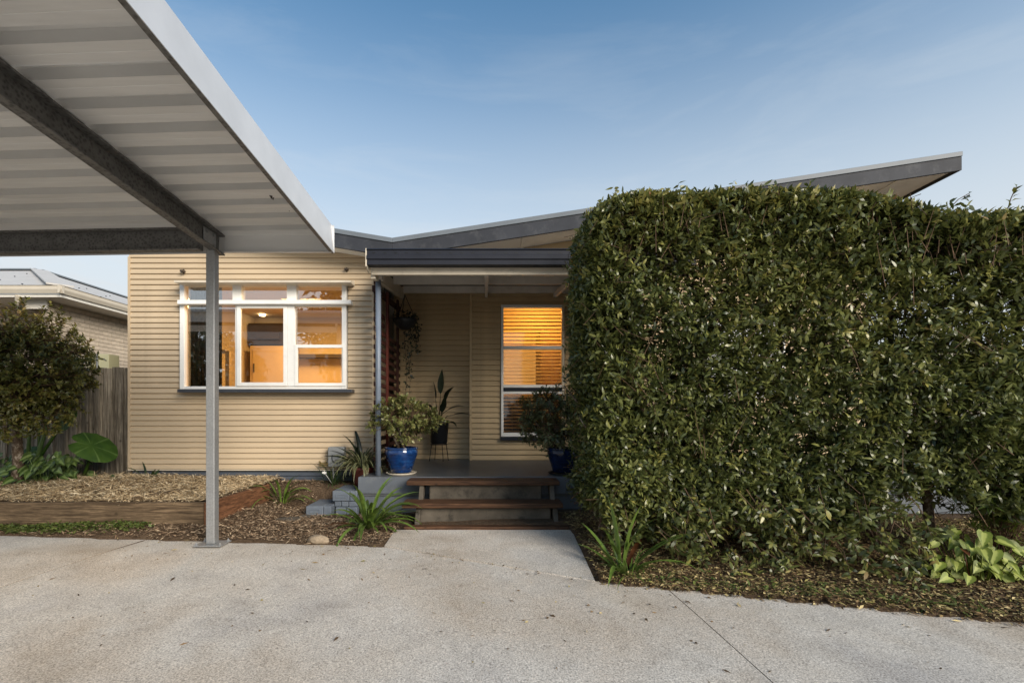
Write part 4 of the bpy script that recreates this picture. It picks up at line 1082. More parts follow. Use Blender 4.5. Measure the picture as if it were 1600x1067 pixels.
m = MB(); m.bar((-30, Rk[1], Rk[2] + .02), (Rk[0], Rk[1], Rk[2] + .02), .25, .04); m.build('ridge_capping', M['cap'], nroof)
m = MB(); m.bar((Rk[0], 26, Rk[2] + .02), (Rk[0], Rk[1], Rk[2] + .02), .25, .04); m.build('ridge_capping', M['cap'], nroof)
def screws(o_, n):
    pass
m = MB()
for a_ in range(14):
    for b_ in range(4):
        x = GX_ - 1.2 - a_ * .8; y = GYc + .5 + b_ * 1.15
        if x < GX_ - (y - GYc) - .4: m.box(x - .011, x + .011, y - .011, y + .011, gz_ + (y - GYc) * .345 + .003, gz_ + (y - GYc) * .345 + .02)
for a_ in range(14):
    for b_ in range(3):
        y = GYc + 1.5 + a_ * .8; x = GX_ - .45 - b_ * 1.15
        if y > GYc + (GX_ - x) + .4: m.box(x - .011, x + .011, y - .011, y + .011, gz_ + (GX_ - x) * .345 + .003, gz_ + (GX_ - x) * .345 + .02)
o = m.build('roof_screws', M['charcoal'], nroof); o['kind'] = 'stuff'
m = MB(); m.prism([(GX_ - .0, gz_ - .13), (GX_ + .03, gz_ - .13), (GX_ + .06, gz_ - .06), (GX_ + .06, gz_ + .0), (GX_ + .075, gz_ + .012), (GX_ + .0, gz_ + .012)], 'y', GYc - .07, 26); m.build('gutter', M['ntrim'], nroof)
m = MB(); m.prism([(GYc - .0, gz_ - .13), (GYc - .03, gz_ - .13), (GYc - .06, gz_ - .06), (GYc - .06, gz_), (GYc - .075, gz_ + .012), (GYc, gz_ + .012)], 'x', -30, GX_ + .07); m.build('gutter', M['ntrim'], nroof)
m = MB(); m.box(NX - .02, GX_ - .002, GYc + .01, 26, gz_ - .19, gz_ - .132); m.box(GX_ - .03, GX_ - .002, GYc + .005, 26, gz_ - .131, gz_ - .03); m.build('soffit', M['nwhite'], nroof)
m = MB(); m.box(-30, NX - .022, GYc + .01, NY0 + .6, gz_ - .19, gz_ - .133); m.build('soffit', M['nwhite'], nroof)
m = MB(); m.box(NX - .55, NX + .02, NY0 - .06, NY0 - .02, gz_ - .36, gz_ - .191); m.build('eave_box', M['nwhite'], nroof)
m = MB(); m.tube([P(28, 462, 9.0), P(28, 473, 9.05), P(40, 480, 9.3), P(64, 489, 9.7), P(66, 500, 9.75), P(66, 620, 9.75)], .045, 10); m.build('downpipe', M['ntrim'], nb)

# ------------------------------------------------------------------ vegetation
def strap_mesh(mb_, base, az, L, lean, w, droop, segs=7, twist=0.0):
    """one arching strap leaf with a shallow V; returns the vertex count of its midrib rows"""
    p = Vector(base); ang = lean; rows = []
    h = Vector((math.cos(az), math.sin(az), 0)); sd = Vector((-math.sin(az), math.cos(az), 0))
    for k in range(segs + 1):
        u = k / segs
        ww = w * (0.55 + 1.1 * u) if u < .35 else w * 0.935 * (1 - ((u - .35) / .65) ** 2.2) + .0006
        nrm = h * math.sin(ang) * -1 + Vector((0, 0, 1)) * math.cos(ang)
        t_ = h * math.cos(ang) + Vector((0, 0, 1)) * math.sin(ang)
        s2 = (sd * math.cos(twist * u) + nrm * math.sin(twist * u))
        rows.append((p + s2 * ww / 2 + nrm * ww * .18, p.copy(), p - s2 * ww / 2 + nrm * ww * .18))
        p = p + t_ * (L / segs); ang -= droop / segs * (0.4 + 1.2 * u)
    n = len(mb_.v)
    for r_ in rows: mb_.v += [tuple(q) for q in r_]
    for k in range(segs):
        q = n + 3 * k; mb_.f += [(q, q + 1, q + 4, q + 3), (q + 1, q + 2, q + 5, q + 4)]
def var_attr(o, vals):
    at = o.data.attributes.new('var', 'FLOAT', 'POINT'); at.data.foreach_set('value', np.array(vals, np.float32))
def strap_plant(name, lb, cat, base, n, L, w, mat, lean=(.6, 1.4), droop=(1.0, 2.2), r=.04, edge=False, dead=0, az=None, rngseed=0, parent=None):
    rr = random.Random(rngseed)
    tp = parent or thing(name, lb, cat, base)
    for k in range(n + dead):
        a_ = rr.uniform(0, 2 * math.pi) if az is None else rr.uniform(*az)
        b_ = Vector(base) + Vector((math.cos(a_) * r * rr.random(), math.sin(a_) * r * rr.random(), 0))
        m = MB(); ln = rr.uniform(*lean)
        if k >= n: ln = rr.uniform(.2, .6)
        strap_mesh(m, b_, a_, L * rr.uniform(.65, 1.1), ln, w * rr.uniform(.8, 1.15), rr.uniform(*droop), 8, rr.uniform(-.5, .5))
        o = m.build('leaf', M[mat] if k < n else M['drystrap'], tp, smooth=True, fix=False)
        var_attr(o, [1.0 if (edge and j % 3 != 1) else 0.0 for j in range(len(m.v))])
    return tp
def gz(x, y): return float(ground_z(np.array(x), np.array(y)))
p = (PX(575, 4.62), 4.62, gz(PX(575, 4.62), 4.62) - .02)
strap_plant('strap_leaf_plant', 'bright green clump of strap leaves in front of the porch slab', 'plant', p, 58, .60, .043, 'strap', (.35, 1.4), (.9, 2.4), .06, False, 3, None, 1)
p = (PX(440, 5.55), 5.55, gz(PX(440, 5.55), 5.55) - .03)
strap_plant('strap_leaf_plant', 'green strap-leaved plant beside the end of the red-brown sleeper', 'plant', p, 34, .45, .033, 'strap', (.4, 1.4), (1.0, 2.4), .10, False, 3, None, 2)
p = (PX(233, 5.72), 5.72, .28)
strap_plant('strap_leaf_plant', 'small dark strap-leaved plant in straw at the house corner', 'plant', p, 14, .30, .03, 'strap_dark', (.35, 1.3), (.8, 1.9), .05, False, 0, None, 3)
p = (PX(520, 5.72), 5.72, gz(PX(520, 5.72), 5.72) - .02)
lp = strap_plant('grassy_plant', 'dark fine-leaved clump with one white flower below utility box', 'plant', p, 60, .34, .011, 'strap_dark', (.3, 1.4), (.6, 1.8), .10, False, 0, None, 4)
m = MB(); fp = P(507, 738, 5.6); m.tube([Vector(p), fp], .003, 5)
for k in range(6): a_ = k * math.pi / 3; m.face([fp, fp + Vector((math.cos(a_) * .02, -.004, math.sin(a_) * .012)), fp + Vector((math.cos(a_ + .5) * .032, -.006, math.sin(a_ + .5) * .02)), fp + Vector((math.cos(a_ + .9) * .02, -.004, math.sin(a_ + .9) * .012))])
m.build('flower', M['white'], lp, fix=False)
x = PX(972, 3.5); p = (x, 3.5, gz(x, 3.5) - .02)
strap_plant('strap_leaf_plant', 'sparse strap-leaved plant at the hedge corner beside the path', 'plant', p, 15, .62, .036, 'strap', (.5, 1.5), (.4, 2.4), .04, False, 1, None, 5)
x = PX(985, 3.4); p = (x, 3.42, gz(x, 3.42) - .01)
strap_plant('grass_tuft', 'thin grassy tuft under the hedge corner near the driveway edge', 'grass tuft', p, 36, .26, .009, 'strap', (.2, 1.4), (.8, 2.2), .05, False, 0, None, 6)

def pot(name, lb, c, prof, mat, saucer=None, sm_mat='blackplastic'):
    t_ = thing(name, lb, 'plant pot', c)
    m = MB(); m.lathe(c, prof, 48); o = m.build('bowl', M[mat], t_, smooth=True)
    ri, zi = prof[-1]
    m = MB(); m.lathe((c[0], c[1], c[2] + zi - .03), [(ri + .004, 0)], 32, True); m.v.append((c[0], c[1], c[2] + zi - .025))
    m.build('soil', M['soil'], t_, fix=False)
    if saucer:
        m = MB(); m.lathe(c, saucer, 40, True); m.build('saucer', M[sm_mat], t_, smooth=True)
    return t_
def blue_prof(R_, H, s=.022):
    return [(R_ * .60, s), (R_ * .63, s + .01), (R_ * .72, s + H * .25), (R_ * .88, s + H * .55), (R_ * .97, s + H * .74), (R_ * .985, s + H * .82), (R_ * .95, s + H * .90), (R_ * .93, s + H * .92), (R_ * .99, s + H * .945), (R_ * 1.0, s + H * .97), (R_ * .985, s + H), (R_ * .92, s + H), (R_ * .86, s + H * .9)]
JP = (PX(627, 5.52), 5.52, SZ)
pot('glazed_pot', 'shiny bright blue glazed pot on pale saucer beside porch post', JP, blue_prof(.19, .285), 'glaze', [(.155, .001), (.175, .02), (.168, .022), (.15, .008)], 'cream_trim')
RP = (PX(879, 5.52), 5.52, SZ)
pot('glazed_pot', 'dark navy glazed pot at porch edge beside the hedge', RP, blue_prof(.178, .28), 'glaze_dark', [(.15, .001), (.17, .02), (.163, .022), (.145, .008)])
def bush(name, lb, cat, base, ctr, rad, ntip, per, L, W, mat, limbs=9, stems=None, lean=0.35, **kw):
    t_ = thing(name, lb, cat, base)
    u_ = unit(rng.normal(size=(ntip, 3))); rr = rng.uniform(0.35, 1.0, ntip) ** .6
    wv = 1 + .30 * wob(u_ * 2, 1.9, ctr[0] * 3)
    tips = np.array(ctr) + u_ * np.array(rad) * (rr * wv)[:, None]
    k_ = [tuple(np.array(ctr) + np.array(rad) * .55 * q) for q in unit(rng.normal(size=(limbs, 3)))]
    m = MB(); ends = []
    for q in k_:
        b_ = Vector(base) + Vector((random.uniform(-.04, .04), random.uniform(-.03, .03), 0)); q = Vector(q); q.z = max(q.z, base[2] + .12)
        mid = b_.lerp(q, .5) + Vector((random.uniform(-.04, .04), random.uniform(-.04, .04), .03))
        m.tube([b_, mid, q], [.017, .012, .006], 7); ends.append(q)
    m.build('stems', M['bark'], t_, smooth=True)
    E = np.array([tuple(q) for q in ends]); nn = ((tips[:, None] - E[None]) ** 2).sum(-1).argmin(1)
    V, T = sticks(E[nn], tips, .004, .002); tw = np_obj('twigs', V, T, M['twig'], t_); tw['kind'] = 'stuff'
    dr = unit(tips - E[nn] + (tips - np.array(ctr)) * .8 + np.array([0, 0, lean * .3]))
    V, T, v_ = rosettes(tips, dr, per, L, W, **kw)
    lf = np_obj('leaves', V, T, M[mat], t_, v_); lf['kind'] = 'stuff'
    return t_
bush('jade_plant', 'bushy olive-green succulent growing in the bright blue pot', 'plant', (JP[0], JP[1], SZ + .27), (PX(632, 5.5), 5.50, PZ(655, 5.5)), (.43, .34, .25), 360, 11, .046, .026, 'jade', 10, spread=.75, along=.045, wide=.55, fold=.1, droop=.02)
bush('potted_shrub', 'dark leafy shrub growing in the navy pot', 'shrub', (RP[0], RP[1], SZ + .27), (PX(862, 5.5), 5.5, PZ(652, 5.5)), (.40, .34, .37), 330, 10, .062, .024, 'darkleaf', 9, spread=.8, along=.05, wide=.55)
# red pot with variegated plant
VP_ = (PX(566, 5.66), 5.66, .268)
pot('terracotta_pot', 'dark red terracotta pot standing on the painted brick side step', VP_, [(.085, .0), (.10, .02), (.125, .17), (.135, .18), (.138, .215), (.125, .216), (.115, .19)], 'terracotta')
vb_ = (VP_[0], VP_[1], VP_[2] + .19)
strap_plant('variegated_plant', 'cream-striped arching spider plant in the red pot', 'plant', vb_, 130, .44, .019, 'variegated', (.4, 1.45), (1.8, 3.4), .06, True, 0, None, 7)
op = strap_plant('orchid_plant', 'tall dark broad-leaved plant rising behind the cream-striped one', 'plant', (VP_[0] - .02, VP_[1] + .06, VP_[2] + .2), 9, .52, .055, 'lily', (.5, 1.45), (.7, 1.7), .04, False, 0, (2.0, 4.2), 8)
# black pot on wire stand with dark lily
LPx, LPy = PX(686, 7.0), 6.98
st = thing('plant_stand', 'black wire plant stand against the porch wall', 'plant stand', (LPx, LPy, SZ))
zr = PZ(694, LPy)
for k in range(4):
    a_ = k * math.pi / 2 + .5; m = MB(); m.tube([(LPx + .15 * math.cos(a_), LPy + .13 * math.sin(a_), SZ), (LPx + .115 * math.cos(a_), LPy + .11 * math.sin(a_), zr)], .006, 6); m.build('leg', M['blackmetal'], st)
m = MB(); m.tube([(LPx + .12 * math.cos(t_), LPy + .12 * math.sin(t_), zr) for t_ in np.linspace(0, 2 * math.pi, 25)], .006, 6); m.build('ring', M['blackmetal'], st)
pot('black_pot', 'black plastic pot held on the wire stand', (LPx, LPy, zr + .006), [(.10, 0), (.12, .02), (.14, .3), (.148, .31), (.148, .34), (.135, .34), (.13, .3)], 'blackplastic')
def broad_leaf(m, base, tip_dir, L, W, droop, segs=7, stalk=None):
    """pointed broad blade with arching midrib"""
    p = Vector(base); d = Vector(tip_dir).normalized(); side = d.cross(Vector((0, 0, 1)))
    side = side.normalized() if side.length > .05 else Vector((1, 0, 0)); rows = []
    for k in range(segs + 1):
        u = k / segs; ww = W * math.sin(math.pi * (u ** .75)) ** .9 * .5 if 0 < u < 1 else .001
        n_ = side.cross(d).normalized()
        rows.append((p + side * ww + n_ * ww * .35, p.copy(), p - side * ww + n_ * ww * .35))
        p = p + d * (L / segs); d = (d + Vector((0, 0, -droop / segs * (0.4 + u)))).normalized()
    n = len(m.v)
    for r_ in rows: m.v += [tuple(q) for q in r_]
    for k in range(segs): q = n + 3 * k; m.f += [(q, q + 1, q + 4, q + 3), (q + 1, q + 2, q + 5, q + 4)]
lil = thing('dark_lily', 'dark broad-leaved plant in black pot with two arching leaves', 'plant', (LPx, LPy, zr + .3))
for (tx, ty, L, W, dr) in ((678, 612, .26, .09, .6), (690, 601, .36, .10, .3), (700, 612, .26, .09, 1.0), (668, 632, .24, .09, 1.0), (712, 634, .26, .08, .9), (722, 645, .28, .09, .9), (693, 640, .24, .1, .4), (683, 650, .2, .1, .8), (705, 660, .2, .08, 2.0), (672, 655, .18, .09, 1.5), (698, 628, .26, .1, .3)):
    b_ = Vector((LPx + random.uniform(-.04, .04), LPy - .03, zr + .32)); e_ = P(tx, ty, LPy - random.uniform(0, .2)); hgt = e_ - b_; m = MB()
    s_ = b_ + Vector((hgt.x * .55, hgt.y * .5, hgt.z * .75)); m.tube([b_, b_.lerp(s_, .5) + Vector((0, 0, .04)), s_], [.007, .006, .004], 6)
    broad_leaf(m, s_, (hgt.x, hgt.y, max(hgt.z, .05) * (1.1 if dr < .7 else .5)), L, W, dr)
    o = m.build('leaf', M['lily'], lil, smooth=True, fix=False); var_attr(o, [0.0] * len(m.v))
# hanging basket with trailing vine
HBx, HBy, HBz = -1.10, 6.50, PZ(500, 6.5)
hb = thing('hanging_basket', 'dark hanging basket with trailing vine in front of slat screen', 'hanging basket', (HBx, HBy, HBz))
m = MB(); m.lathe((HBx, HBy, HBz - .13), [(.05, 0), (.11, .04), (.15, .10), (.165, .14), (.155, .14), (.14, .10)], 24); m.build('basket', M['blackplastic'], hb, smooth=True)
for k in range(3):
    a_ = k * 2.1 + .4; m = MB(); m.tube([(HBx + .16 * math.cos(a_), HBy + .16 * math.sin(a_), HBz), (HBx, HBy, rz(HBy) - .1)], .005, 5); m.build('chain', M['blackmetal'], hb)
tips = []; dr = []
for k in range(42):
    a_ = random.uniform(0, 6.28); r_ = random.uniform(.02, .17); tips.append((HBx + r_ * math.cos(a_), HBy + r_ * math.sin(a_), HBz + .10 - r_ * .5 + random.uniform(-.08, .06))); dr.append((math.cos(a_), math.sin(a_), .3))
vm = MB()
for (tx, y_end, ph) in ((652, 552, 0), (647, 540, 1), (639, 612, 2), (634, 620, 3), (641, 585, 4)):
    b_ = Vector((HBx + .12, HBy - .02 + .03 * ph, HBz)); e_ = P(tx, y_end, HBy + .1); mid = Vector((e_.x, e_.y, HBz - .02))
    path = [b_.lerp(mid, u) + Vector((0, 0, .05 * math.sin(u * 3.1))) for u in np.linspace(0, 1, 5)] + [mid.lerp(e_, u) + Vector((.015 * math.sin(u * 7 + ph), 0, 0)) for u in np.linspace(.05, 1, 14)]
    vm.tube(path, .003, 4)
    for q in path[2:]:
        for j in range(1 if random.random() < .8 else 2): tips.append((q.x + random.uniform(-.025, .025), q.y + random.uniform(-.03, .03), q.z + random.uniform(-.03, .03))); dr.append((random.uniform(-1, 1), random.uniform(-1, .4), -.5))
vm.build('vine_stems', M['twig'], hb)
V, T, v_ = rosettes(np.array(tips), np.array(dr), 3, .042, .034, spread=.9, along=.03, wide=.4)
o = np_obj('leaves', V, T, M['vine'], hb, v_); o['kind'] = 'stuff'

# heart / arrowhead leaves
def heart_leaf(m, base, d, nrm, L, W):
    d = Vector(d).normalized(); s = d.cross(Vector(nrm)).normalized(); n_ = s.cross(d)
    out = [(0.0, 0.0), (-.16, .20), (-.14, .36), (.05, .49), (.30, .46), (.60, .28), (.85, .10), (1.0, 0.0)]
    b_ = Vector(base); k0 = len(m.v); mids = [0.0, .02, .05, .12, .30, .60, .85, 1.0]
    f = lambda u, v_: b_ + d * L * u + s * W * v_ + n_ * (abs(v_) * W * .3 - L * .14 * max(u, 0) ** 2)
    for (u, v_) in out: m.v.append(tuple(f(u, v_)))
    for u in mids: m.v.append(tuple(f(u, 0)))
    for (u, v_) in out: m.v.append(tuple(f(u, -v_)))
    for k in range(7):
        m.f.append((k0 + k, k0 + k + 1, k0 + 8 + k + 1, k0 + 8 + k)); m.f.append((k0 + 16 + k + 1, k0 + 16 + k, k0 + 8 + k, k0 + 8 + k + 1))
    return [0.0] * 8 + [1.0] * 8 + [0.0] * 8
def heart_plant(name, lb, base, n, sx, sy, hz, L, mat, seed, brown=0):
    rr = random.Random(seed); t_ = thing(name, lb, 'plant', base)
    for k in range(n):
        x = base[0] + rr.gauss(0, 1) * sx; y = base[1] + rr.gauss(0, 1) * sy; z = base[2] + hz * rr.uniform(.15, 1.0) * math.exp(-((x - base[0]) / (2.6 * sx)) ** 2)
        d_ = Vector((x - base[0] + rr.uniform(-.3, .3) * sx * 3, y - base[1] - rr.uniform(.0, 1.2) * sy * 2, rr.uniform(-.25, .12) * (sx + sy) * 1.2)); l = L * rr.uniform(.65, 1.15); m = MB()
        vs = heart_leaf(m, (x, y, z), d_ + Vector((0, 0, -.12)), (rr.uniform(-.5, .5), rr.uniform(-1.8, -.6), 1), l, l * .8)
        k1 = len(m.v); m.tube([(base[0] + (x - base[0]) * .5, base[1] + (y - base[1]) * .5, base[2] - .02), (x, y, z - .004)], [.004, .003], 4); vs += [0.3] * (len(m.v) - k1)
        o = m.build('leaf', M[mat] if k >= brown else M['drystrap'], t_, smooth=True, fix=False); var_attr(o, vs)
    return t_
bz = lambda x, y: float(bed_z(np.array([x]), np.array([y]))[0])
x = PX(85, 5.75); heart_plant('arrowhead_plant', 'low clump of green arrowhead leaves at the fence behind straw', (x, 5.68, bz(x, 5.7) - .02), 120, .27, .13, .36, .12, 'arrow', 3)
x = PX(20, 5.85); heart_plant('arrowhead_plant', 'shaded clump of dark leaves behind the small tree trunk', (x - .2, 5.9, bz(x, 5.8) - .02), 50, .25, .12, .30, .11, 'arrow', 4)
x = PX(1520, 3.35); heart_plant('broad_leaf_plant', 'pale green broad-leaved plant with one browning leaf below the hedge', (x, 3.32, gz(x, 3.32) - .01), 84, .16, .085, .33, .095, 'palearrow', 5, 1)
# elephant ear
def ear_leaf(m, c, d, nrm, Rr, notch=.5):
    d = Vector(d).normalized(); s = d.cross(Vector(nrm)).normalized(); n_ = s.cross(d); K = 36; c = Vector(c); k0 = len(m.v); vs = []
    m.v.append(tuple(c)); vs.append(.5)
    rings = 5
    for r_ in range(1, rings + 1):
        for k in range(K):
            t_ = 2 * math.pi * (k + .0) / K
            rad = Rr * (1 + .12 * math.cos(t_) - notch * math.exp(-((t_ - math.pi) / .22) ** 2)) * r_ / rings
            ripple = .018 * (r_ / rings) * math.cos(t_ * 12) * Rr * 4
            q = c + d * rad * math.cos(t_) + s * rad * .95 * math.sin(t_) + n_ * (ripple * .35 - .14 * rad * rad / Rr + .09 * abs(math.sin(t_)) * rad)
            m.v.append(tuple(q)); vs.append(.8 if k % 6 == 0 else (.45 if k % 3 == 0 else 0.2))
    for k in range(K): m.f.append((k0, k0 + 1 + (k + 1) % K, k0 + 1 + k))
    for r_ in range(rings - 1):
        for k in range(K): a_ = k0 + 1 + r_ * K + k; b_ = k0 + 1 + r_ * K + (k + 1) % K; m.f.append((a_, b_, b_ + K, a_ + K))
    return vs
ee = thing('elephant_ear_plant', 'elephant ear plant with one big round leaf against the fence', 'plant', (PX(70, 5.95), 5.95, .3))
for (cx, cy, Y, Rr, d_, nr, bx, by) in ((143, 696, 5.75, .255, (-.55, -.5, .30), (.12, -.62, .85), 128, 752), (103, 648, 5.9, .20, (.8, -.1, .55), (-.3, -.9, .25), 57, 722), (45, 712, 5.9, .13, (.2, -.3, -.5), (.1, -1, .4), 52, 740)):
    m = MB(); c_ = P(cx, cy, Y); b_ = P(bx, by, 5.9); vs = ear_leaf(m, c_, (-d_[0], -d_[1], -d_[2]), nr, Rr, .35)
    k1 = len(m.v); m.tube([b_, b_.lerp(c_, .5) + Vector((.01, .02, .02)), c_ - Vector(nr).normalized() * .035], [.022, .016, .008], 8); vs += [0.2] * (len(m.v) - k1)
    o = m.build('leaf', M['ear'], ee, smooth=True, fix=False); var_attr(o, vs)
for (x0, y0, x1, y1, r_) in ((44, 708, 47, 660, .022), (56, 724, 76, 655, .028), (60, 716, 62, 640, .014)):
    m = MB(); m.tube([P(x0, y0, 5.9), P((x0 + x1) / 2, (y0 + y1) / 2, 5.88), P(x1, y1, 5.85)], [r_, r_ * .8, r_ * .6], 8); m.build('stalk', M['stalk'], ee, smooth=True)
m = MB(); m.bar(P(60.5, 720, 6.0), P(60.5, 640, 6.0), .022, .022, (0, 1, 0)); o = m.build('garden_stake', M['paling']); tag(o, 'thin pale timber stake beside the green stalks at the fence', 'stake')

# small tree at left
TX, TY = PX(27, 5.55), 5.55
tr = thing('small_tree', 'small bronze-green leafy tree with mottled trunk in the straw bed', 'tree', (TX, TY, .25))
m = MB(); m.tube([(TX, TY, .2), (TX + .01, TY, .55), (TX - .01, TY, .95), (TX - .02, TY, 1.4)], [.062, .052, .048, .035], 14); m.build('trunk', M['bark'], tr, smooth=True)
cc = np.array([PX(22, 5.4), 5.4, PZ(578, 5.4)]); rad = np.array([.86, .62, .72])
u_ = unit(rng.normal(size=(2000, 3))); rr = rng.uniform(.3, 1, 2000) ** .5
tips = cc + u_ * rad * (rr * (1 + .22 * wob(u_, 3.4, 5)))[:, None]
lim = [cc + unit(rng.normal(size=3)) * rad * .5 for k in range(14)]
m = MB()
for q in lim: m.tube([(TX - .02, TY, random.uniform(.85, 1.38)), tuple((np.array([TX, TY, 1.3]) + q) / 2), tuple(q)], [.022, .015, .007], 6)
m.build('limbs', M['bark'], tr, smooth=True)
E = np.array(lim); nn = ((tips[:, None] - E[None]) ** 2).sum(-1).argmin(1)
V1, T1 = sticks(E[nn], tips, .004, .0018); o = np_obj('twigs', V1, T1, M['twig'], tr); o['kind'] = 'stuff'
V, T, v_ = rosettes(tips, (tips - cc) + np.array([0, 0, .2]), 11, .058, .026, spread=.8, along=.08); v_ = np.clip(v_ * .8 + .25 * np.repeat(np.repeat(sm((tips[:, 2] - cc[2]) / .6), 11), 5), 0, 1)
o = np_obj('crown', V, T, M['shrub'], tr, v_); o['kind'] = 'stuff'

# ------------------------------------------------------------------ clipped hedge
HXL, HXR, HZT = 0.80, 4.7, 2.94
fy = lambda x: 3.78 - (x - .8) * .20                    # front face of the hedge
by2 = lambda x: 4.68 - (x - .8) * .14
hd = thing('hedge', 'tall clipped dense green hedge screening the right of the house', 'hedge', (2.5, 3.9, 0))
def htop(x): return np.interp(x, [0, 1.2, 2.3, 2.7, 2.95, 3.4, 5], [2.92, 2.92, 2.84, 2.79, 2.70, 2.58, 2.50])
def hedge_pts(n):
    """points in the clipped box, thick near the faces"""
    out = []
    x = rng.uniform(HXL, HXR, n); zt = htop(x) + .04 * np.sin(x * 3.1) + .03 * np.sin(x * 7.3)
    z = .12 + (zt - .12) * rng.uniform(0, 1, n); dpt = np.abs(rng.normal(size=n)) * .16
    y = fy(x) + dpt; nx, ny, nz = np.zeros(n), -np.ones(n), np.zeros(n) + .1
    out.append((x, y, z, nx, ny, nz, zt))
    k = n // 3; z = rng.uniform(.12, HZT - .02, k); x = HXL + np.abs(rng.normal(size=k)) * .12; y = rng.uniform(0, 1, k) * (by2(x) - fy(x)) + fy(x); out.append((x, y, z, -np.ones(k), np.zeros(k), np.zeros(k) + .1, np.full(k, HZT)))
    k = n // 3; x = rng.uniform(HXL, HXR, k); zt = htop(x) + .04 * np.sin(x * 3.1) + .03 * np.sin(x * 7.3); y = rng.uniform(0, 1, k) * (by2(x) - fy(x)) + fy(x); z = zt - np.abs(rng.normal(size=k)) * .09; out.append((x, y, z, np.zeros(k), np.zeros(k), np.ones(k), zt))
    k = n // 4; x = rng.uniform(HXL, HXR, k); z = rng.uniform(.25, HZT - .1, k); y = by2(x) - np.abs(rng.normal(size=k)) * .15; out.append((x, y, z, np.zeros(k), np.ones(k), np.zeros(k), np.full(k, HZT)))
    k = n // 3; x = rng.uniform(HXL, HXR, k); z = rng.uniform(.3, HZT - .1, k); y = rng.uniform(0, 1, k) * (by2(x) - fy(x)) + fy(x); out.append((x, y, z, rng.normal(size=k), rng.normal(size=k), rng.normal(size=k), np.full(k, HZT)))
    res = [np.concatenate(q) for q in zip(*out)]; res[2] = np.minimum(res[2], htop(res[0]) - .02 - .1 * (res[5] < .5)); res[6] = htop(res[0]); return res
x, y, z, nx, ny, nz, zt = hedge_pts(12500)
p3 = np.stack([x, y, z], -1)
# round the shoulders, swell the face, thin it where the photo shows gaps
rc = .40
ex = np.clip(HXL + rc - x, 0, None); ez = np.clip(z - (zt - rc), 0, None); ef = np.clip(fy(x) + rc - y, 0, None)
over = np.sqrt(ex ** 2 + ez ** 2 + (ef * .8) ** 2)
pull = np.clip(over - rc, 0, None)
x = x + pull * ex / (over + 1e-6); z = z - pull * ez / (over + 1e-6) * 1.0; y = y + pull * ef / (over + 1e-6)
y = y + np.where(ny < -.5, -.08 * wob(p3, 2.1) - .06 * wob(p3, 6.3, 4), 0)
x = x + np.where(nx < -.5, .05 * wob(p3, 2.0, 8), 0)
# ragged skirt: lower edge lifts between stems
skirt = .28 + .17 * wob(np.stack([x, x * 0, x * 0], -1), 4.2, 2) + .26 * sm((x - 2.75) / .25) + .05 * wob(np.stack([x, x * 0, x * 0], -1), 11, 5)
keep = (z > skirt + rng.normal(size=len(z)) * .04)
dens = .8 * wob(p3, 2.6, 6) + .8 * wob(p3, 7.0, 1)
lowband = np.exp(-((z - 1.85) / .28) ** 2) * sm((x - 1.2) / .3) * .55 + sm((x - 2.9) / .5) * .30 * (z < 1.9)
keep &= rng.uniform(-1.6, .9, len(z)) < (dens * .72 + .46 - lowband * .6 + .4 * (z > htop(x) - .35))
tips = np.stack([x, y, z], -1)[keep]; nrm = np.stack([nx, ny, nz], -1)[keep]
n = len(tips)
dirs = unit(nrm * .8 + rng.normal(size=(n, 3)) * .55 + np.array([0, 0, .25]))
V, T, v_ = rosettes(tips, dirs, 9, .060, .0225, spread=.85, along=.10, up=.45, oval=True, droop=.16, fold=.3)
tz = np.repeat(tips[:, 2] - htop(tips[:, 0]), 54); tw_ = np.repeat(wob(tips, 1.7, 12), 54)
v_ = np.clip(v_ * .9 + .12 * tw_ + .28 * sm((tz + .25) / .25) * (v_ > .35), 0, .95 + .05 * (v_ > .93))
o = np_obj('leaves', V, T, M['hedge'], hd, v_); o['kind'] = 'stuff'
sel = rng.uniform(0, 1, n) < .3; tips = tips[sel] - dirs[sel] * .10; dirs = dirs[sel]; nrm = nrm[sel]
back = tips - unit(nrm + rng.normal(size=tips.shape) * .35) * rng.uniform(.08, .25, len(tips))[:, None] - np.array([0, 0, .08])
V, T = sticks(back, tips, .0030, .0014); o = np_obj('twigs', V, T, M['twig'], hd); o['kind'] = 'stuff'
for k, (sx, lean) in enumerate(((1.0, .1), (1.25, -.1), (1.62, .15), (1.95, -.15), (2.3, .1), (2.7, -.05), (3.1, .1), (3.5, -.1), (3.95, .1), (4.3, 0))):
    y0 = (fy(sx) + by2(sx)) / 2; m = MB()
    m.tube([(sx, y0, -.05), (sx + lean * .4, y0 + .03, .6), (sx + lean, y0 - .02, 1.3), (sx + lean * 1.3, y0, 2.2)], [.038, .030, .024, .012], 8)
    for j in range(7):
        zz = .35 + j * .28; a_ = random.uniform(0, 6.28)
        m.tube([(sx + lean * min(zz / 1.3, 1), y0, zz), (sx + lean + math.cos(a_) * .22, y0 + math.sin(a_) * .22, zz + .2), (sx + lean + math.cos(a_) * .42, y0 + math.sin(a_) * .38, zz + .45)], [.014, .010, .005], 6)
    m.build('trunk', M['bark'], hd, smooth=True)
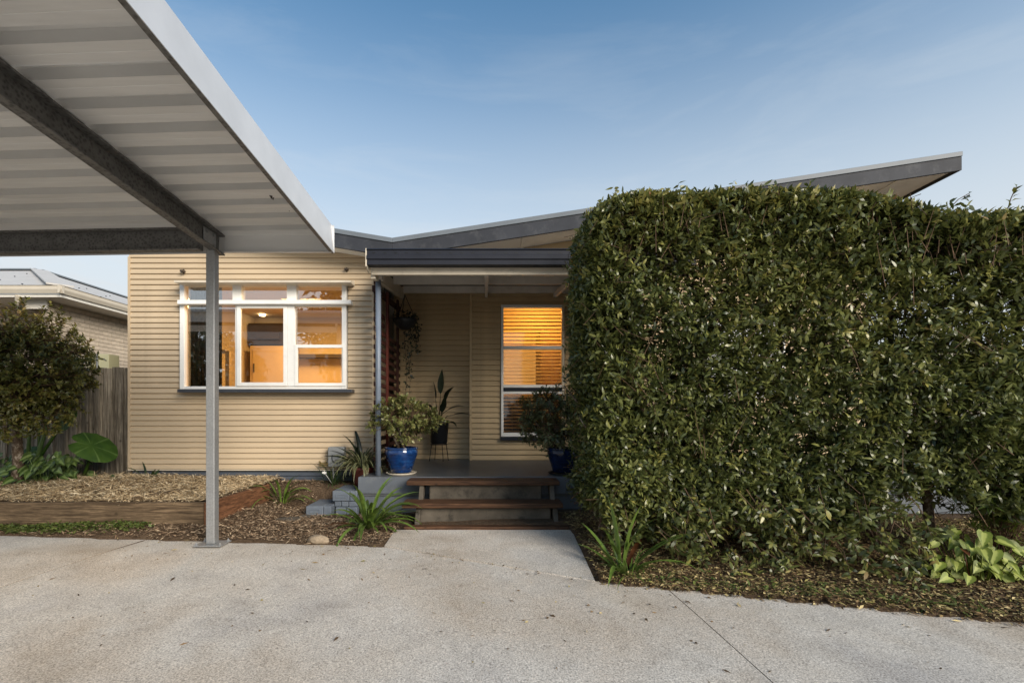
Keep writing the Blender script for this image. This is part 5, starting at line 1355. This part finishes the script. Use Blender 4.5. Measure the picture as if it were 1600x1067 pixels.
# drooping low sprays along the foot
k = 260; x = rng.uniform(.95, 3.05, k); y = fy(x) - .04 + rng.normal(size=k) * .10; z = rng.uniform(.02, .45, k) + ground_z(x, y)
ok = wob(np.stack([x, x * 0, x * 0], -1), 4.6, 9) > -.25
tips = np.stack([x, y, z], -1)[ok]; d_ = unit(np.stack([rng.normal(size=k) * .6, -np.abs(rng.normal(size=k)) - .2, rng.normal(size=k) * .4 - .3], -1)[ok])
V, T, v_ = rosettes(tips, d_, 9, .064, .024, spread=.8, along=.10, oval=True); o = np_obj('low_leaves', V, T, M['hedge'], hd, v_); o['kind'] = 'stuff'
V, T = sticks(tips - d_ * .16 + np.array([0, .05, .06]), tips, .004, .002); o = np_obj('low_twigs', V, T, M['twig'], hd); o['kind'] = 'stuff'
# stray shoots on top
m = MB(); tips = []; dr = []
for (x0, z0, x1, z1) in ((1480, 330, 1515, 302), (1572, 335, 1588, 292)):
    a_ = P(x0, z0, 3.5); b_ = P(x1, z1, 3.45); m.tube([a_, a_.lerp(b_, .5) + Vector((0, 0, .02)), b_], .003, 4)
    for u in (.4, .75, 1.0): tips.append(tuple(a_.lerp(b_, u))); dr.append(tuple(b_ - a_))
m.build('shoots', M['twig'], hd)['kind'] = 'stuff'; V, T, v_ = rosettes(np.array(tips), np.array(dr), 3, .055, .024, spread=.7, along=.05); o = np_obj('shoot_leaves', V, T, M['hedge'], hd, v_); o['kind'] = 'stuff'

# feathery green shrub at right edge
fx = PX(1575, 3.5)
fb = thing('feathery_shrub', 'feathery yellow-green shrub beside grey boards at the hedge end', 'shrub', (fx, 3.55, gz(fx, 3.55)))
tips = np.array([fx, 3.5, .52]) + rng.normal(size=(150, 3)) * np.array([.16, .10, .17]); base_ = np.tile(np.array([[fx + .05, 3.6, gz(fx, 3.6)]]), (150, 1))
V, T = sticks(base_ + rng.normal(size=(150, 3)) * .02, tips, .003, .0015); np_obj('stems', V, T, M['twig'], fb)['kind'] = 'stuff'
V, T, v_ = rosettes(tips, np.stack([-np.abs(rng.normal(size=150)) - .2, rng.normal(size=150) * .5, rng.normal(size=150) * .3], -1), 16, .075, .010, spread=.6, along=.12); np_obj('leaves', V, T, M['fern'], fb, v_)['kind'] = 'stuff'

# deck with grey boards behind the hedge
dk = thing('timber_deck', 'grey painted board deck edge glimpsed behind the hedge', 'deck', (4.2, 5.2, 0))
for k in range(11):
    y = 4.9 + k * .105; m = MB(); m.box(2.1, 6.8, y, y + .1, .46, .49); m.build('deck_board', M['slab'], dk)
for k in range(18):
    x = 2.1 + k * .26; m = MB(); m.box(x, x + .255, 4.875, 4.897, .29, .455); m.build('panel', M['slab'], dk, bevel=.003)
for k in range(3):
    m = MB(); m.box(2.1, 6.8, 4.90, 4.92, .0 + k * .095, .09 + k * .095); m.build('panel', M['slab'], dk, bevel=.003)

# ------------------------------------------------------------------ across the street: what the windows reflect
def street_tree(x, y, h, r, n, lb, trunk=.14):
    t_ = thing('street_tree', lb, 'tree', (x, y, -.6))
    m = MB(); m.tube([(x, y, -.7), (x + .1, y, h * .3), (x, y + .2, h * .62)], [trunk, trunk * .8, trunk * .4], 8); m.build('trunk', M['bark'], t_, smooth=True)
    u_ = unit(rng.normal(size=(n, 3))); tips = np.array([x, y, h * .66]) + u_ * np.array([r, r, h * .38]) * (rng.uniform(.3, 1, n) ** .5 * (1 + .25 * wob(u_, 2.4, x)))[:, None]
    V, T, v_ = rosettes(tips, u_, 8, .34, .17, spread=.8, along=.3); o = np_obj('crown', V, T, M['streetleaf'], t_, v_); o['kind'] = 'stuff'
street_tree(-15.5, -14, 5.6, 3.6, 900, 'wide dark street tree reflected in the left window pane')
street_tree(-20.5, -13, 6.8, 3.4, 900, 'taller dark street tree reflected at the left window jamb')
street_tree(-5.9, -9.5, 8.4, 2.2, 500, 'open-crowned street tree whose branches reflect in the top panes')
pl = thing('power_pole', 'timber power pole with crossarm reflected in the right pane', 'power pole', (-7.75, -12, -.6))
m = MB(); m.tube([(-7.75, -12, -.7), (-7.55, -12, 8.2)], [.16, .12], 10); m.build('pole', M['paling'], pl, smooth=True)
m = MB(); m.box(-8.6, -6.5, -12.2, -12.08, 7.3, 7.42); m.build('crossarm', M['paling'], pl)
for (z, s_) in ((7.5, .35), (7.45, .3), (5.9, .25), (4.9, .25), (4.3, .2)):
    m = MB(); m.tube([(xx, -12.15, z - s_ * 4 * (0.25 - ((xx + 7.6) / 40) ** 2 * 1.0)) for xx in np.linspace(-34, 18, 30)], .016, 5); m.build('wire', M['charcoal'], pl)

# small leaves and twigs fallen on the concrete
def drv_xy(n):
    x = rng.uniform(-3.5, 3.2, n); y = edge_y(x) - rng.uniform(.02, 1, n) ** 3.2 * 1.7; return x, y
slivers(330, drv_xy, lambda x, y: drive_z(y) + .001, .035, .010, .002, M['litter'], 'driveway_leaf_litter', tilt=.1)

# repeats share a group
for base_, grp in (('strap_leaf_plant', 'strap-leaved plants in the garden beds'), ('venetian_blind', 'venetian blinds in the tall porch window'), ('glazed_pot', 'blue glazed pots at the porch edge'),
                   ('street_tree', 'street trees across the road'), ('paving_stone', 'flat paving stones in the mulch'), ('arrowhead_plant', 'arrowhead plants along the fence'), ('curtain', 'curtains inside the front window'), ('cabinet', 'kitchen cabinets inside the front window')):
    for o in sc.objects:
        if o.get('category') and o.name.split('.')[0] == base_: o['group'] = grp
